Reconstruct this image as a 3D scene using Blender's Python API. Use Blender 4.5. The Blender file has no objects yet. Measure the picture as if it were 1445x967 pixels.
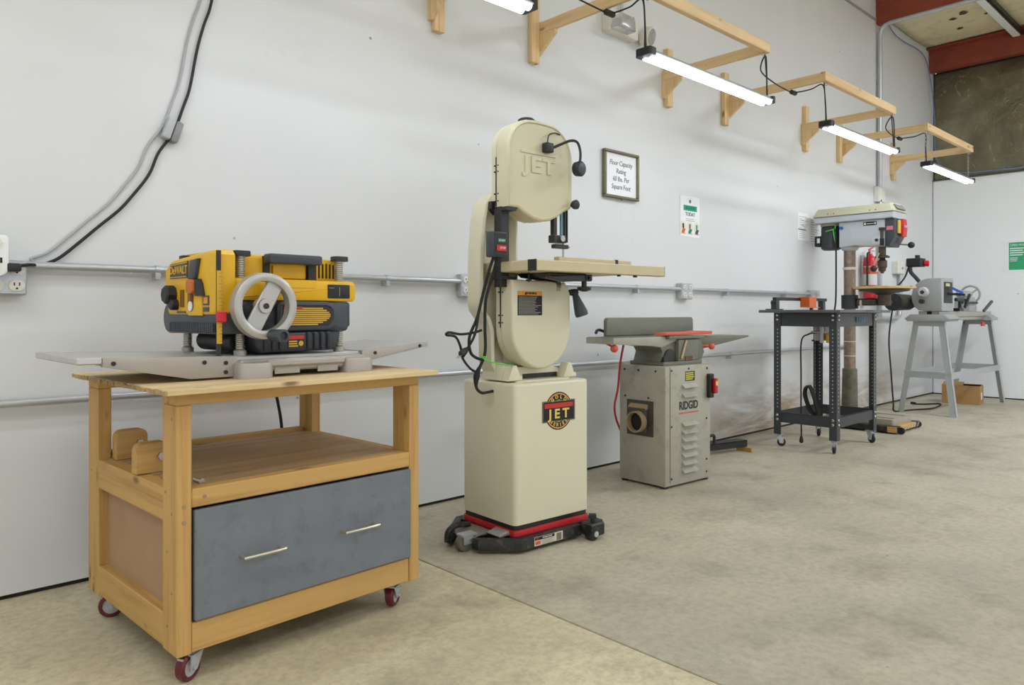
import bpy, bmesh, math, random
from mathutils import Vector, Matrix
random.seed(7)
SC = bpy.context.scene
COL = SC.collection
R = math.radians
PI = math.pi

# ------------------------------------------------------------------ camera
CAM_H = 0.95
YAW = math.atan(1112.5 / 1040.0)            # angle between the view and the long wall
cam = bpy.data.cameras.new('camera')
cam.lens = 1040.0 / 1445.0 * 36.0
cam.sensor_width = 36.0
cam.shift_y = -43.5 / 1445.0
cam.clip_start = 0.05
cam_ob = bpy.data.objects.new('camera', cam)
COL.objects.link(cam_ob)
cam_ob.location = (0, 0, CAM_H)
cam_ob.rotation_euler = (PI / 2, 0, YAW - PI / 2)
SC.camera = cam_ob

# ------------------------------------------------------------------ world, lamps of the hall, exposure
W = bpy.data.worlds.new('world')
SC.world = W
W.use_nodes = True
W.node_tree.nodes['Background'].inputs[0].default_value = (0.9, 0.95, 1, 1)
W.node_tree.nodes['Background'].inputs[1].default_value = 1.3
SC.view_settings.view_transform = 'Standard'
SC.view_settings.look = 'None'
SC.view_settings.exposure = -0.1
SC.view_settings.gamma = 1.0
SC.view_settings.use_curve_mapping = False


def ceiling_lamp(x, y, power, z=4.1, sx=1.6, sy=0.6):
    l = bpy.data.lights.new('hall_lamp', 'AREA')
    l.shape = 'RECTANGLE'
    l.size = sx
    l.size_y = sy
    l.energy = power
    l.color = (0.84, 0.915, 1.0)
    o = bpy.data.objects.new('hall_lamp', l)
    o.location = (x, y, z)
    COL.objects.link(o)


for lx, ly, power in ((-1.8, 0.4, 30), (0.0, 0.0, 28), (3.6, -0.4, 8), (6.9, -0.7, 124), (-1.0, -2.8, 56), (3.0, -2.8, 50), (6.9, -3.0, 120)):
    ceiling_lamp(lx, ly, power, 4.1 if lx < 5 else 3.85)


def fill_portal(loc, rot, w, hgt):
    """guides the sampling of daylight through a wall opening added for fill light"""
    l = bpy.data.lights.new('fill_portal', 'AREA')
    l.shape = 'RECTANGLE'
    l.size = w
    l.size_y = hgt
    l.cycles.is_portal = True
    o = bpy.data.objects.new('fill_portal', l)
    o.location = loc
    o.rotation_euler = rot
    COL.objects.link(o)


fill_portal((-3.2, -1.6, 1.65), (PI / 2, 0, -PI / 2), 4.6, 3.3)      # unseen opening behind the camera, added for fill light, looks along +x
fill_portal((2.6, -5.2, 1.65), (PI / 2, 0, 0), 5.2, 3.3)             # unseen opening in the right wall, added for fill light, looks along +y
ceiling_lamp(-0.48, 2.155, 5.6, 2.18, 1.15, 0.08)      # the next shop light of the row, out of frame
LED_STRENGTH = 17.5

WY = 2.911      # plane of the long wall
WX = 9.393      # plane of the end wall


# ------------------------------------------------------------------ materials
def lin(c):
    out = []
    for v in c:
        v /= 255.0
        out.append(v / 12.92 if v <= 0.04045 else ((v + 0.055) / 1.055) ** 2.4)
    return tuple(out) + (1.0,)


MATS = {}


def nodes(name):
    m = bpy.data.materials.new(name)
    m.use_nodes = True
    nt = m.node_tree
    return m, nt, nt.nodes['Principled BSDF']


def mapped(nt, scale=(1, 1, 1)):
    tc = nt.nodes.new('ShaderNodeTexCoord')
    mp = nt.nodes.new('ShaderNodeMapping')
    mp.inputs['Scale'].default_value = scale
    nt.links.new(tc.outputs['Object'], mp.inputs['Vector'])
    return mp.outputs['Vector']


def noise(nt, vec, scale, detail=4, rough=0.55, dist=0.0):
    n = nt.nodes.new('ShaderNodeTexNoise')
    n.inputs['Scale'].default_value = scale
    n.inputs['Detail'].default_value = detail
    n.inputs['Roughness'].default_value = rough
    n.inputs['Distortion'].default_value = dist
    nt.links.new(vec, n.inputs['Vector'])
    return n.outputs['Fac']


def ramp(nt, fac, stops):
    r = nt.nodes.new('ShaderNodeValToRGB')
    e = r.color_ramp.elements
    while len(e) < len(stops):
        e.new(0.5)
    for i, (p, c) in enumerate(stops):
        e[i].position = p
        e[i].color = c
    nt.links.new(fac, r.inputs['Fac'])
    return r.outputs['Color']


def mixc(nt, fac, a, b, mode='MIX'):
    m = nt.nodes.new('ShaderNodeMix')
    m.data_type = 'RGBA'
    m.blend_type = mode
    for sock, v in ((m.inputs[0], fac), (m.inputs[6], a), (m.inputs[7], b)):
        if hasattr(v, 'is_output'):
            nt.links.new(v, sock)
        else:
            sock.default_value = v
    return m.outputs[2]


def bump(nt, bs, fac, strength, dist=0.002):
    b = nt.nodes.new('ShaderNodeBump')
    b.inputs['Strength'].default_value = strength
    b.inputs['Distance'].default_value = dist
    nt.links.new(fac, b.inputs['Height'])
    nt.links.new(b.outputs['Normal'], bs.inputs['Normal'])


def grey(v):
    return (v, v, v, 1)


def M(name, rgb, rough=0.5, metal=0.0, var=0.08, scale=9, bmp=0.0, bscale=160, stain=None, amount=0.0):
    if name in MATS:
        return MATS[name]
    m, nt, bs = nodes(name)
    c = lin(rgb)
    v = mapped(nt)
    f = noise(nt, v, scale)
    col = ramp(nt, f, [(0.25, tuple(x * (1 - var) for x in c[:3]) + (1,)), (0.75, tuple(min(1, x * (1 + var)) for x in c[:3]) + (1,))])
    if stain:
        s = noise(nt, v, scale * 2.3, 8, 0.7)
        k = ramp(nt, s, [(0.52, grey(0)), (0.74, grey(amount))])
        col = mixc(nt, k, col, lin(stain))
    nt.links.new(col, bs.inputs['Base Color'])
    bs.inputs['Roughness'].default_value = rough
    bs.inputs['Metallic'].default_value = metal
    if bmp:
        bump(nt, bs, noise(nt, v, bscale, 3), bmp)
    MATS[name] = m
    return m


def wood(name, c1, c2, axis, fine=26.0, along=1.1, rough=0.6, knots=True):
    if name in MATS:
        return MATS[name]
    m, nt, bs = nodes(name)
    s = [fine, fine, fine]
    s['xyz'.index(axis)] = along
    v = mapped(nt, s)
    f = noise(nt, v, 1.0, 5, 0.6, 1.2)
    col = ramp(nt, f, [(0.28, lin(c2)), (0.5, lin(c1)), (0.8, lin([min(255, x * 1.06) for x in c1]))])
    v2 = mapped(nt, (3, 3, 3))
    f2 = noise(nt, v2, 1.0, 2)
    col = mixc(nt, ramp(nt, f2, [(0.35, grey(0.0)), (0.7, grey(0.35))]), col, lin([x * 0.88 for x in c1]))
    if knots:
        s2 = [13, 13, 13]
        s2['xyz'.index(axis)] = 5
        vo = nt.nodes.new('ShaderNodeTexVoronoi')
        vo.inputs['Scale'].default_value = 1.0
        nt.links.new(mapped(nt, s2), vo.inputs['Vector'])
        k = ramp(nt, vo.outputs['Distance'], [(0.07, grey(0.8)), (0.17, grey(0.0))])
        col = mixc(nt, k, col, lin((104, 66, 30)))
    nt.links.new(col, bs.inputs['Base Color'])
    bs.inputs['Roughness'].default_value = rough
    bump(nt, bs, f, 0.12, 0.002)
    MATS[name] = m
    return m


def emis(name, rgb, strength):
    m, nt, bs = nodes(name)
    bs.inputs['Base Color'].default_value = lin(rgb)
    bs.inputs['Emission Color'].default_value = lin(rgb)
    bs.inputs['Emission Strength'].default_value = strength
    MATS[name] = m
    return m


def glassy(name, rgb, rough=0.05, trans=0.85):
    m, nt, bs = nodes(name)
    bs.inputs['Base Color'].default_value = lin(rgb)
    bs.inputs['Roughness'].default_value = rough
    bs.inputs['Transmission Weight'].default_value = trans
    MATS[name] = m
    return m


def wall_material(name, c1, c2):
    m, nt, bs = nodes(name)
    v = mapped(nt)
    base = ramp(nt, noise(nt, v, 0.9, 3), [(0.3, lin(c1)), (0.7, lin(c2))])
    # thin scuffs, here and there
    sc = noise(nt, mapped(nt, (6, 6, 3.2)), 1.0, 7, 0.62, 2.6)
    thin = ramp(nt, sc, [(0.495, grey(0)), (0.5, grey(0.34)), (0.505, grey(0))])
    where = ramp(nt, noise(nt, mapped(nt, (1.4, 1, 1.6)), 1.0, 2), [(0.6, grey(0)), (0.68, grey(1))])
    k = mixc(nt, 1.0, thin, where, 'MULTIPLY')
    col = mixc(nt, k, base, lin((168, 166, 162)))
    # small dark nicks
    vo = nt.nodes.new('ShaderNodeTexVoronoi')
    vo.inputs['Scale'].default_value = 5.0
    nt.links.new(v, vo.inputs['Vector'])
    dots = ramp(nt, vo.outputs['Distance'], [(0.028, grey(0.75)), (0.045, grey(0))])
    pick = ramp(nt, noise(nt, v, 3.1, 2), [(0.5, grey(0)), (0.56, grey(1))])
    col = mixc(nt, mixc(nt, 1.0, dots, pick, 'MULTIPLY'), col, lin((120, 112, 104)))
    # brown splashes low on the wall behind the jointer and the router table
    sep = nt.nodes.new('ShaderNodeSeparateXYZ')
    nt.links.new(v, sep.inputs['Vector'])

    def rng(out, a, b, c, d):
        r1 = nt.nodes.new('ShaderNodeMapRange')
        r1.inputs[1].default_value = a
        r1.inputs[2].default_value = b
        nt.links.new(out, r1.inputs[0])
        r2 = nt.nodes.new('ShaderNodeMapRange')
        r2.inputs[1].default_value = c
        r2.inputs[2].default_value = d
        r2.inputs[3].default_value = 1
        r2.inputs[4].default_value = 0
        nt.links.new(out, r2.inputs[0])
        mm = nt.nodes.new('ShaderNodeMath')
        mm.operation = 'MULTIPLY'
        nt.links.new(r1.outputs[0], mm.inputs[0])
        nt.links.new(r2.outputs[0], mm.inputs[1])
        return mm.outputs[0]
    zx = nt.nodes.new('ShaderNodeMath')
    zx.operation = 'MULTIPLY'
    nt.links.new(rng(sep.outputs['X'], 3.9, 5.2, 7.4, 8.8), zx.inputs[0])
    nt.links.new(rng(sep.outputs['Z'], -0.2, 0.0, 0.16, 0.5), zx.inputs[1])
    sm = noise(nt, mapped(nt, (1.3, 1, 6.0)), 1.0, 8, 0.7, 0.6)
    dirt = mixc(nt, 1.0, ramp(nt, sm, [(0.36, grey(0)), (0.62, grey(1.0))]), zx.outputs[0], 'MULTIPLY')
    col = mixc(nt, dirt, col, lin((146, 120, 88)))
    nt.links.new(col, bs.inputs['Base Color'])
    bs.inputs['Roughness'].default_value = 0.42
    bump(nt, bs, noise(nt, v, 260, 2), 0.04, 0.001)
    return m


def floor_material(name, tint, warm):
    m, nt, bs = nodes(name)
    v = mapped(nt)
    big = noise(nt, v, 0.8, 7, 0.6, 0.1)
    col = ramp(nt, big, [(0.3, lin([x * 0.86 for x in tint])), (0.5, lin(tint)), (0.72, lin([min(255, x * 1.08) for x in tint]))])
    mid = noise(nt, mapped(nt, (1.0, 1.0, 1.0)), 3.0, 10, 0.68, 0.0)
    col = mixc(nt, ramp(nt, mid, [(0.5, grey(0)), (0.72, grey(0.6))]), col, lin((128, 119, 104)))
    col = mixc(nt, ramp(nt, noise(nt, v, 2.1, 8, 0.7), [(0.56, grey(0)), (0.74, grey(0.5))]), col, lin(warm))
    fine = noise(nt, v, 34, 8, 0.75)
    col = mixc(nt, ramp(nt, fine, [(0.42, grey(0)), (0.7, grey(0.5))]), col, lin((128, 118, 102)))
    # pale scratches
    s = noise(nt, mapped(nt, (9, 3.5, 1)), 1.0, 6, 0.65, 2.0)
    thin = ramp(nt, s, [(0.492, grey(0)), (0.5, grey(0.4)), (0.508, grey(0))])
    pick = ramp(nt, noise(nt, v, 1.3, 3), [(0.56, grey(0)), (0.64, grey(1))])
    col = mixc(nt, mixc(nt, 1.0, thin, pick, 'MULTIPLY'), col, lin((226, 220, 206)))
    # small dark specks
    vo = nt.nodes.new('ShaderNodeTexVoronoi')
    vo.inputs['Scale'].default_value = 7.0
    nt.links.new(v, vo.inputs['Vector'])
    dots = ramp(nt, vo.outputs['Distance'], [(0.025, grey(0.8)), (0.04, grey(0))])
    pk = ramp(nt, noise(nt, v, 4.3, 2), [(0.54, grey(0)), (0.6, grey(1))])
    col = mixc(nt, mixc(nt, 1.0, dots, pk, 'MULTIPLY'), col, lin((78, 70, 58)))
    nt.links.new(col, bs.inputs['Base Color'])
    r = ramp(nt, mid, [(0.3, grey(0.38)), (0.7, grey(0.6))])
    nt.links.new(r, bs.inputs['Roughness'])
    bump(nt, bs, fine, 0.06, 0.002)
    return m


def foil_material():
    m, nt, bs = nodes('dark foil facing')
    v = mapped(nt)
    f = noise(nt, v, 1.3, 5, 0.6, 0.3)
    col = ramp(nt, f, [(0.3, lin((96, 92, 78))), (0.55, lin((128, 122, 98))), (0.8, lin((168, 162, 140)))])
    cr = noise(nt, mapped(nt, (2.2, 2.2, 1.5)), 1.0, 3, 0.5, 2.4)
    thin = ramp(nt, cr, [(0.494, grey(0)), (0.5, grey(0.6)), (0.506, grey(0))])
    col = mixc(nt, thin, col, lin((196, 186, 146)))
    nt.links.new(col, bs.inputs['Base Color'])
    bs.inputs['Roughness'].default_value = 0.24
    bs.inputs['Metallic'].default_value = 0.55
    bump(nt, bs, noise(nt, mapped(nt, (1, 3.2, 2.2)), 1.0, 5, 0.55, 0.5), 0.6, 0.06)
    return m


PINE1, PINE2 = (197, 155, 91), (168, 124, 64)
PINE = {a: wood('cart pine ' + a, PINE1, PINE2, a) for a in 'xyz'}
PALE = {a: wood('pale pine ' + a, (226, 194, 146), (204, 164, 110), a) for a in 'xyz'}
PLYTOP = wood('plywood sheet', (222, 196, 150), (196, 160, 110), 'x', 16, 0.9)
SHELFPLY = wood('dusty shelf plywood', (176, 146, 104), (144, 113, 74), 'x', 16, 0.8)
PLYEDGE = M('chipped plywood edge', (180, 148, 104), 0.8, 0, 0.25, 40, 0.5, 90, (70, 50, 32), 0.9)
HARDB = M('brown hardboard', (170, 136, 102), 0.7, 0, 0.06, 6)
BLUEGREY = M('blue grey stained drawer board', (112, 117, 124), 0.55, 0, 0.10, 7, 0.2, 60, (84, 86, 90), 0.6)
CREAM = M('cream enamel', (214, 207, 180), 0.32, 0, 0.02, 4)
CREAMW = M('dusty cream enamel', (208, 200, 170), 0.4, 0, 0.05, 5)
TABLECREAM = M('cream table edge', (202, 188, 150), 0.45, 0, 0.04, 8)
BLACK = M('black paint', (26, 26, 27), 0.4, 0, 0.15, 12)
BLACKP = M('black plastic', (30, 30, 32), 0.5, 0, 0.1, 20)
RUBBER = M('black rubber cable', (28, 28, 29), 0.6, 0, 0.1, 20)
WORN = M('worn black steel', (38, 38, 38), 0.45, 0.2, 0.2, 14, 0.1, 80, (120, 108, 90), 0.7)
CHAR = M('charcoal steel', (62, 64, 67), 0.42, 0.2, 0.06, 10)
CHARP = M('charcoal plastic', (60, 64, 72), 0.42, 0, 0.06, 14)
DARKP = M('dark blue grey plastic', (46, 50, 60), 0.3, 0, 0.08, 14)
YEL = M('yellow plastic', (228, 176, 14), 0.38, 0, 0.03, 6)
YELD = M('yellow print', (206, 162, 40), 0.5, 0, 0.04, 6)
ORANGE = M('orange plastic', (214, 96, 28), 0.35, 0, 0.06, 12)
ORBROWN = M('orange brown lever', (196, 104, 36), 0.4, 0, 0.06, 12)
RED = M('red plastic', (200, 28, 36), 0.35, 0, 0.05, 12)
REDP = M('red paint', (182, 20, 28), 0.35, 0, 0.05, 10)
REDF = M('faded red guard', (208, 88, 62), 0.5, 0, 0.08, 12)
REDL = M('red print', (190, 44, 32), 0.5, 0, 0.05, 12)
PINK = M('pink tag', (232, 120, 140), 0.6, 0, 0.03, 12)
ALU = M('cast aluminium', (196, 193, 190), 0.38, 0.55, 0.05, 10, 0.05, 200)
ALUD = M('painted aluminium', (172, 165, 158), 0.42, 0.3, 0.04, 10)
STEEL = M('bright steel', (190, 190, 190), 0.25, 0.95, 0.06, 16)
GALV = M('galvanised steel', (188, 192, 196), 0.4, 0.55, 0.12, 30)
CONDUIT = M('conduit steel', (190, 192, 195), 0.33, 0.5, 0.05, 10)
DARKSTEEL = M('oily dark steel', (86, 76, 68), 0.45, 0.7, 0.2, 30)
WHITEP = M('white plastic', (232, 232, 230), 0.4, 0, 0.02, 8)
OFFW = M('aged white plastic', (222, 218, 208), 0.45, 0, 0.03, 8)
PAPER = M('white paper', (236, 237, 238), 0.7, 0, 0.01, 8)
INK = M('grey ink', (106, 106, 112), 0.8, 0, 0.02, 8)
INKB = M('black ink', (24, 24, 26), 0.7, 0, 0.02, 8)
TEAL = M('teal print', (20, 158, 124), 0.6, 0, 0.03, 8)
GREENP = M('green print', (50, 164, 112), 0.6, 0, 0.08, 8)
GOLD = M('gold print', (226, 196, 92), 0.5, 0, 0.03, 10)
AMBER = M('amber print', (222, 150, 30), 0.5, 0, 0.03, 10)
LABELG = M('pale label print', (150, 148, 138), 0.6, 0, 0.1, 60)
GREENTIE = M('green tie', (84, 206, 72), 0.4, 0, 0.03, 10)
FRAMEG = M('antique brass frame', (124, 116, 92), 0.35, 0.6, 0.15, 30)
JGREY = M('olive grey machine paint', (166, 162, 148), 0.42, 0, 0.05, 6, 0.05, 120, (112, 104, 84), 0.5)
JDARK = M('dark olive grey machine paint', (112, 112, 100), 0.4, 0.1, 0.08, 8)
IRON = M('ground cast iron', (128, 127, 118), 0.35, 0.45, 0.08, 14)
DUSTTAN = M('tan dust port', (158, 136, 100), 0.6, 0, 0.12, 16)
DUSTDK = M('dark dusty plate', (72, 66, 58), 0.6, 0, 0.2, 16)
DPGREY = M('light grey machine paint', (192, 197, 202), 0.38, 0, 0.03, 6)
DPCREAM = M('yellowed belt cover', (196, 193, 163), 0.42, 0, 0.03, 6)
DPCOL = M('brown stained column', (142, 122, 104), 0.4, 0.55, 0.22, 14, 0, 0, (196, 184, 168), 0.6)
DPBASE = M('oily grey sleeve', (104, 98, 84), 0.5, 0.2, 0.3, 8, 0, 0, (50, 48, 44), 0.7)
LGREY = M('lathe grey paint', (160, 162, 162), 0.4, 0.1, 0.05, 8)
LSTAND = M('lathe stand grey paint', (168, 172, 172), 0.45, 0.1, 0.04, 8)
CARD = M('cardboard', (170, 130, 82), 0.8, 0, 0.06, 9)
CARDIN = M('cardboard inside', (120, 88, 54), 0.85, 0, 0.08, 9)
REDIRON = M('red iron primer', (146, 66, 48), 0.55, 0.1, 0.16, 6, 0, 0, (96, 52, 42), 0.6)
VINYL = M('cream insulation vinyl', (226, 214, 176), 0.5, 0, 0.05, 3, 0, 0, (150, 128, 86), 0.4)
FOIL = foil_material()
WALLM = wall_material('painted wall board', (213, 213, 214), (220, 220, 219))
WALLB = wall_material('white end wall board', (236, 238, 241), (242, 243, 244))
DARKGAP = M('dark gap', (44, 36, 28), 0.9, 0, 0.3, 12)
FLOORA = floor_material('warm concrete', (216, 203, 170), (222, 203, 158))
FLOORB = floor_material('grey concrete', (188, 179, 158), (204, 189, 157))
MAROON = M('maroon polyurethane', (98, 24, 38), 0.35, 0, 0.06, 10)
HUB = M('grey wheel hub', (188, 184, 180), 0.45, 0, 0.05, 10)
BLUEP = M('blue plastic', (30, 96, 190), 0.4, 0, 0.04, 10)
BLUEC = M('blue cable', (112, 128, 176), 0.5, 0, 0.04, 10)
GREYC = M('grey cable', (168, 170, 172), 0.5, 0, 0.04, 10)
EXTRED = M('extinguisher red', (196, 22, 38), 0.3, 0, 0.03, 8)
LENS = glassy('clear lens', (240, 240, 240), 0.15, 0.7)
WINDOWG = glassy('smoked window', (150, 150, 150), 0.1, 0.6)
LEDM = emis('led tube', (232, 242, 255), LED_STRENGTH)
TEALB = M('teal guide cover', (92, 140, 142), 0.35, 0, 0.04, 9)
BLUESTK = M('faded blue print', (84, 116, 140), 0.6, 0, 0.04, 9)


# ------------------------------------------------------------------ mesh builder
class MB:
    def __init__(s):
        s.v = []
        s.f = []

    def add(s, bm, mat=None):
        o = len(s.v)
        bm.verts.index_update()
        for v in bm.verts:
            co = mat @ v.co if mat else v.co
            s.v.append(tuple(co))
        for f in bm.faces:
            s.f.append([o + v.index for v in f.verts])
        bm.free()
        return s

    def box(s, x0, x1, y0, y1, z0, z1, bev=0.0, seg=1, mat=None):
        bm = bmesh.new()
        P = [bm.verts.new(p) for p in ((x0, y0, z0), (x1, y0, z0), (x1, y1, z0), (x0, y1, z0), (x0, y0, z1), (x1, y0, z1), (x1, y1, z1), (x0, y1, z1))]
        for q in ((0, 3, 2, 1), (4, 5, 6, 7), (0, 1, 5, 4), (1, 2, 6, 5), (2, 3, 7, 6), (3, 0, 4, 7)):
            bm.faces.new([P[i] for i in q])
        if bev:
            bmesh.ops.bevel(bm, geom=bm.edges[:], offset=bev, segments=seg, affect='EDGES', profile=0.5)
        return s.add(bm, mat)

    def beam(s, p0, p1, w, h, up=(0, 0, 1), bev=0.0):
        """box between two points; w across, h along the up side"""
        p0 = Vector(p0)
        p1 = Vector(p1)
        d = p1 - p0
        L = d.length
        d.normalize()
        u = Vector(up)
        side = d.cross(u).normalized()
        u = side.cross(d).normalized()
        mt = Matrix((d, side, u)).transposed().to_4x4()
        mt.translation = p0
        return s.box(0, L, -w / 2, w / 2, -h / 2, h / 2, bev, 1, mt)

    def lathe(s, p, axis, prof, n=20, closed=False):
        """prof: (t along the axis, radius); ends are capped"""
        p = Vector(p)
        a = Vector(axis).normalized()
        t = Vector((0, 0, 1)) if abs(a.z) < 0.9 else Vector((1, 0, 0))
        u = a.cross(t).normalized()
        w = a.cross(u).normalized()
        bm = bmesh.new()
        rings = []
        for d, r in prof:
            rings.append([bm.verts.new(p + a * d + (u * math.cos(2 * PI * k / n) + w * math.sin(2 * PI * k / n)) * max(r, 1e-5)) for k in range(n)])
        pairs = list(zip(rings, rings[1:]))
        if closed:
            pairs.append((rings[-1], rings[0]))
        for r0, r1 in pairs:
            for k in range(n):
                bm.faces.new((r0[k], r0[(k + 1) % n], r1[(k + 1) % n], r1[k]))
        if not closed:
            bm.faces.new(rings[0][::-1])
            bm.faces.new(rings[-1])
        bmesh.ops.recalc_face_normals(bm, faces=bm.faces[:])
        return s.add(bm)

    def cyl(s, p0, p1, r, r2=None, n=16, bev=0.0):
        p0 = Vector(p0)
        p1 = Vector(p1)
        L = (p1 - p0).length
        r2 = r if r2 is None else r2
        if bev:
            prof = [(0, r - bev), (bev, r), (L - bev, r2), (L, r2 - bev)]
        else:
            prof = [(0, r), (L, r2)]
        return s.lathe(p0, p1 - p0, prof, n)

    def ring(s, p, axis, R0, r, n=32, k=10, sx=1.0):
        prof = [(math.sin(2 * PI * i / k) * r * sx, R0 + math.cos(2 * PI * i / k) * r) for i in range(k)]
        return s.lathe(p, axis, prof, n, True)

    def ball(s, p, r, n=14, m=8, sq=1.0):
        return s.lathe(Vector(p) - Vector((0, 0, r * sq)), (0, 0, 1), [(r * sq * (1 - math.cos(PI * i / m)), r * math.sin(PI * i / m)) for i in range(m + 1)], n)

    def tube(s, pts, r, n=8, smooth=6):
        P = [Vector(p) for p in pts]
        if smooth and len(P) > 2:
            Q = []
            for i in range(len(P) - 1):
                a = P[max(i - 1, 0)]
                b = P[i]
                c = P[i + 1]
                d = P[min(i + 2, len(P) - 1)]
                for k in range(smooth):
                    t = k / smooth
                    Q.append(0.5 * ((2 * b) + (c - a) * t + (2 * a - 5 * b + 4 * c - d) * t * t + (3 * b - a - 3 * c + d) * t ** 3))
            Q.append(P[-1])
            P = Q
        bm = bmesh.new()
        rings = []
        pu = None
        for i, p in enumerate(P):
            d = (P[min(i + 1, len(P) - 1)] - P[max(i - 1, 0)]).normalized()
            if pu is None:
                pu = d.orthogonal().normalized()
            u = (pu - d * pu.dot(d))
            u = u.normalized() if u.length > 1e-6 else d.orthogonal().normalized()
            pu = u
            w = d.cross(u)
            rr = r(i / (len(P) - 1)) if callable(r) else r
            rings.append([bm.verts.new(p + (u * math.cos(2 * PI * k / n) + w * math.sin(2 * PI * k / n)) * rr) for k in range(n)])
        for r0, r1 in zip(rings, rings[1:]):
            for k in range(n):
                bm.faces.new((r0[k], r0[(k + 1) % n], r1[(k + 1) % n], r1[k]))
        bm.faces.new(rings[0][::-1])
        bm.faces.new(rings[-1])
        bmesh.ops.recalc_face_normals(bm, faces=bm.faces[:])
        return s.add(bm)

    def prism(s, pts, plane, a, b, bev=0.0, seg=2, inset=0.0, depth=0.0, mat=None):
        """outline in 'xz' (a..b along y), 'yz' (along x) or 'xy' (along z); the a side is the shown side (bevel, inset)"""
        bm = bmesh.new()

        def co(p, t):
            return {'xz': (p[0], t, p[1]), 'yz': (t, p[0], p[1]), 'xy': (p[0], p[1], t)}[plane]
        fr = [bm.verts.new(co(p, a)) for p in pts]
        bk = [bm.verts.new(co(p, b)) for p in pts]
        n = len(pts)
        face = bm.faces.new(fr)
        bm.faces.new(bk[::-1])
        for i in range(n):
            bm.faces.new((fr[i], bk[i], bk[(i + 1) % n], fr[(i + 1) % n]))
        bmesh.ops.recalc_face_normals(bm, faces=bm.faces[:])
        if inset:
            bmesh.ops.inset_region(bm, faces=[face], thickness=inset, depth=0)
            bmesh.ops.inset_region(bm, faces=[face], thickness=abs(depth) * 0.8, depth=depth)
        if bev:
            ee = [e for e in bm.edges if all(any((v.co - Vector(co(p, a))).length < 1e-6 for p in pts) for v in e.verts)]
            bmesh.ops.bevel(bm, geom=ee, offset=bev, segments=seg, affect='EDGES', profile=0.5)
        return s.add(bm, mat)

    def build(s, name, mat, parent=None, angle=35, stuff=False):
        me = bpy.data.meshes.new(name)
        me.from_pydata(s.v, [], s.f)
        me.update()
        for p in me.polygons:
            p.use_smooth = True
        me.set_sharp_from_angle(angle=R(angle))
        me.materials.append(mat)
        o = bpy.data.objects.new(name, me)
        COL.objects.link(o)
        if parent:
            o.parent = parent
        if stuff:
            o['kind'] = 'stuff'
        return o


def rrect(x0, x1, y0, y1, r, n=5):
    """rounded rectangle outline; r a radius or (bl, br, tr, tl)"""
    rs = (r,) * 4 if not isinstance(r, (tuple, list)) else r
    out = []
    for (cx, cy, a0), q in zip(((x0, y0, 180), (x1, y0, 270), (x1, y1, 0), (x0, y1, 90)), rs):
        sx = 1 if cx == x0 else -1
        sy = 1 if cy == y0 else -1
        if q <= 0:
            out.append((cx, cy))
            continue
        for k in range(n + 1):
            a = R(a0 + 90 * k / n)
            out.append((cx + sx * q + q * math.cos(a), cy + sy * q + q * math.sin(a)))
    return out


def circ(cx, cy, r, n=24, a0=0, a1=360):
    m = n if a1 - a0 >= 360 else n + 1
    return [(cx + r * math.cos(R(a0 + (a1 - a0) * k / n)), cy + r * math.sin(R(a0 + (a1 - a0) * k / n))) for k in range(m)]


def tag(o, label, cat, group=None):
    o['label'] = label
    o['category'] = cat
    if group:
        o['group'] = group
    return o


def thing(name, label, cat, loc=(0, 0, 0), rz=0.0, group=None):
    o = bpy.data.objects.new(name, None)
    o.empty_display_size = 0.1
    COL.objects.link(o)
    o.location = loc
    o.rotation_euler = (0, 0, R(rz))
    return tag(o, label, cat, group)


def struct(o):
    o['kind'] = 'structure'
    return o


FACE = {'-y': Matrix(((1, 0, 0), (0, 0, -1), (0, 1, 0))), '-x': Matrix(((0, 0, -1), (-1, 0, 0), (0, 1, 0)))}


def text(s, size, face, loc, mat, parent=None, name='lettering', ext=0.0006, sx=1.0, shear=0.0, rot=0.0, bold=0.0, align='CENTER', gap=1.0):
    cu = bpy.data.curves.new(name, 'FONT')
    cu.body = s
    cu.size = size
    cu.extrude = ext
    cu.align_x = align
    cu.align_y = 'CENTER'
    cu.shear = shear
    cu.offset = bold
    cu.space_character = gap
    cu.resolution_u = 3
    ob = bpy.data.objects.new(name, cu)
    COL.objects.link(ob)
    bpy.context.view_layer.update()
    me = bpy.data.meshes.new_from_object(ob)
    bpy.data.objects.remove(ob)
    me.name = name
    mt = FACE[face].to_4x4() @ Matrix.Rotation(R(rot), 4, 'Z') @ Matrix.Diagonal((sx, 1, 1, 1))
    mt.translation = Vector(loc)
    me.transform(mt)
    me.materials.clear()
    me.materials.append(mat)
    o = bpy.data.objects.new(name, me)
    COL.objects.link(o)
    if parent:
        o.parent = parent
    return o


def lines(x0, x1, z0, z1, n, plane, pos, thick=0.55, ragged=0.3, seed=1):
    """rows of fine print that cannot be read: small raised strips"""
    rd = random.Random(seed)
    m = MB()
    h = (z1 - z0) / n
    for i in range(n):
        e = x1 - (x1 - x0) * rd.random() * ragged
        z = z1 - h * (i + 0.5)
        if plane == '-y':
            m.box(x0, e, pos - 0.0006, pos, z - h * thick / 2, z + h * thick / 2)
        else:
            m.box(pos - 0.0006, pos, min(x0, e), max(x0, e), z - h * thick / 2, z + h * thick / 2)
    return m


def copy_tree(o, parent=None):
    c = o.copy()
    COL.objects.link(c)
    c.parent = parent
    for ch in list(o.children):
        copy_tree(ch, c)
    return c


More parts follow.
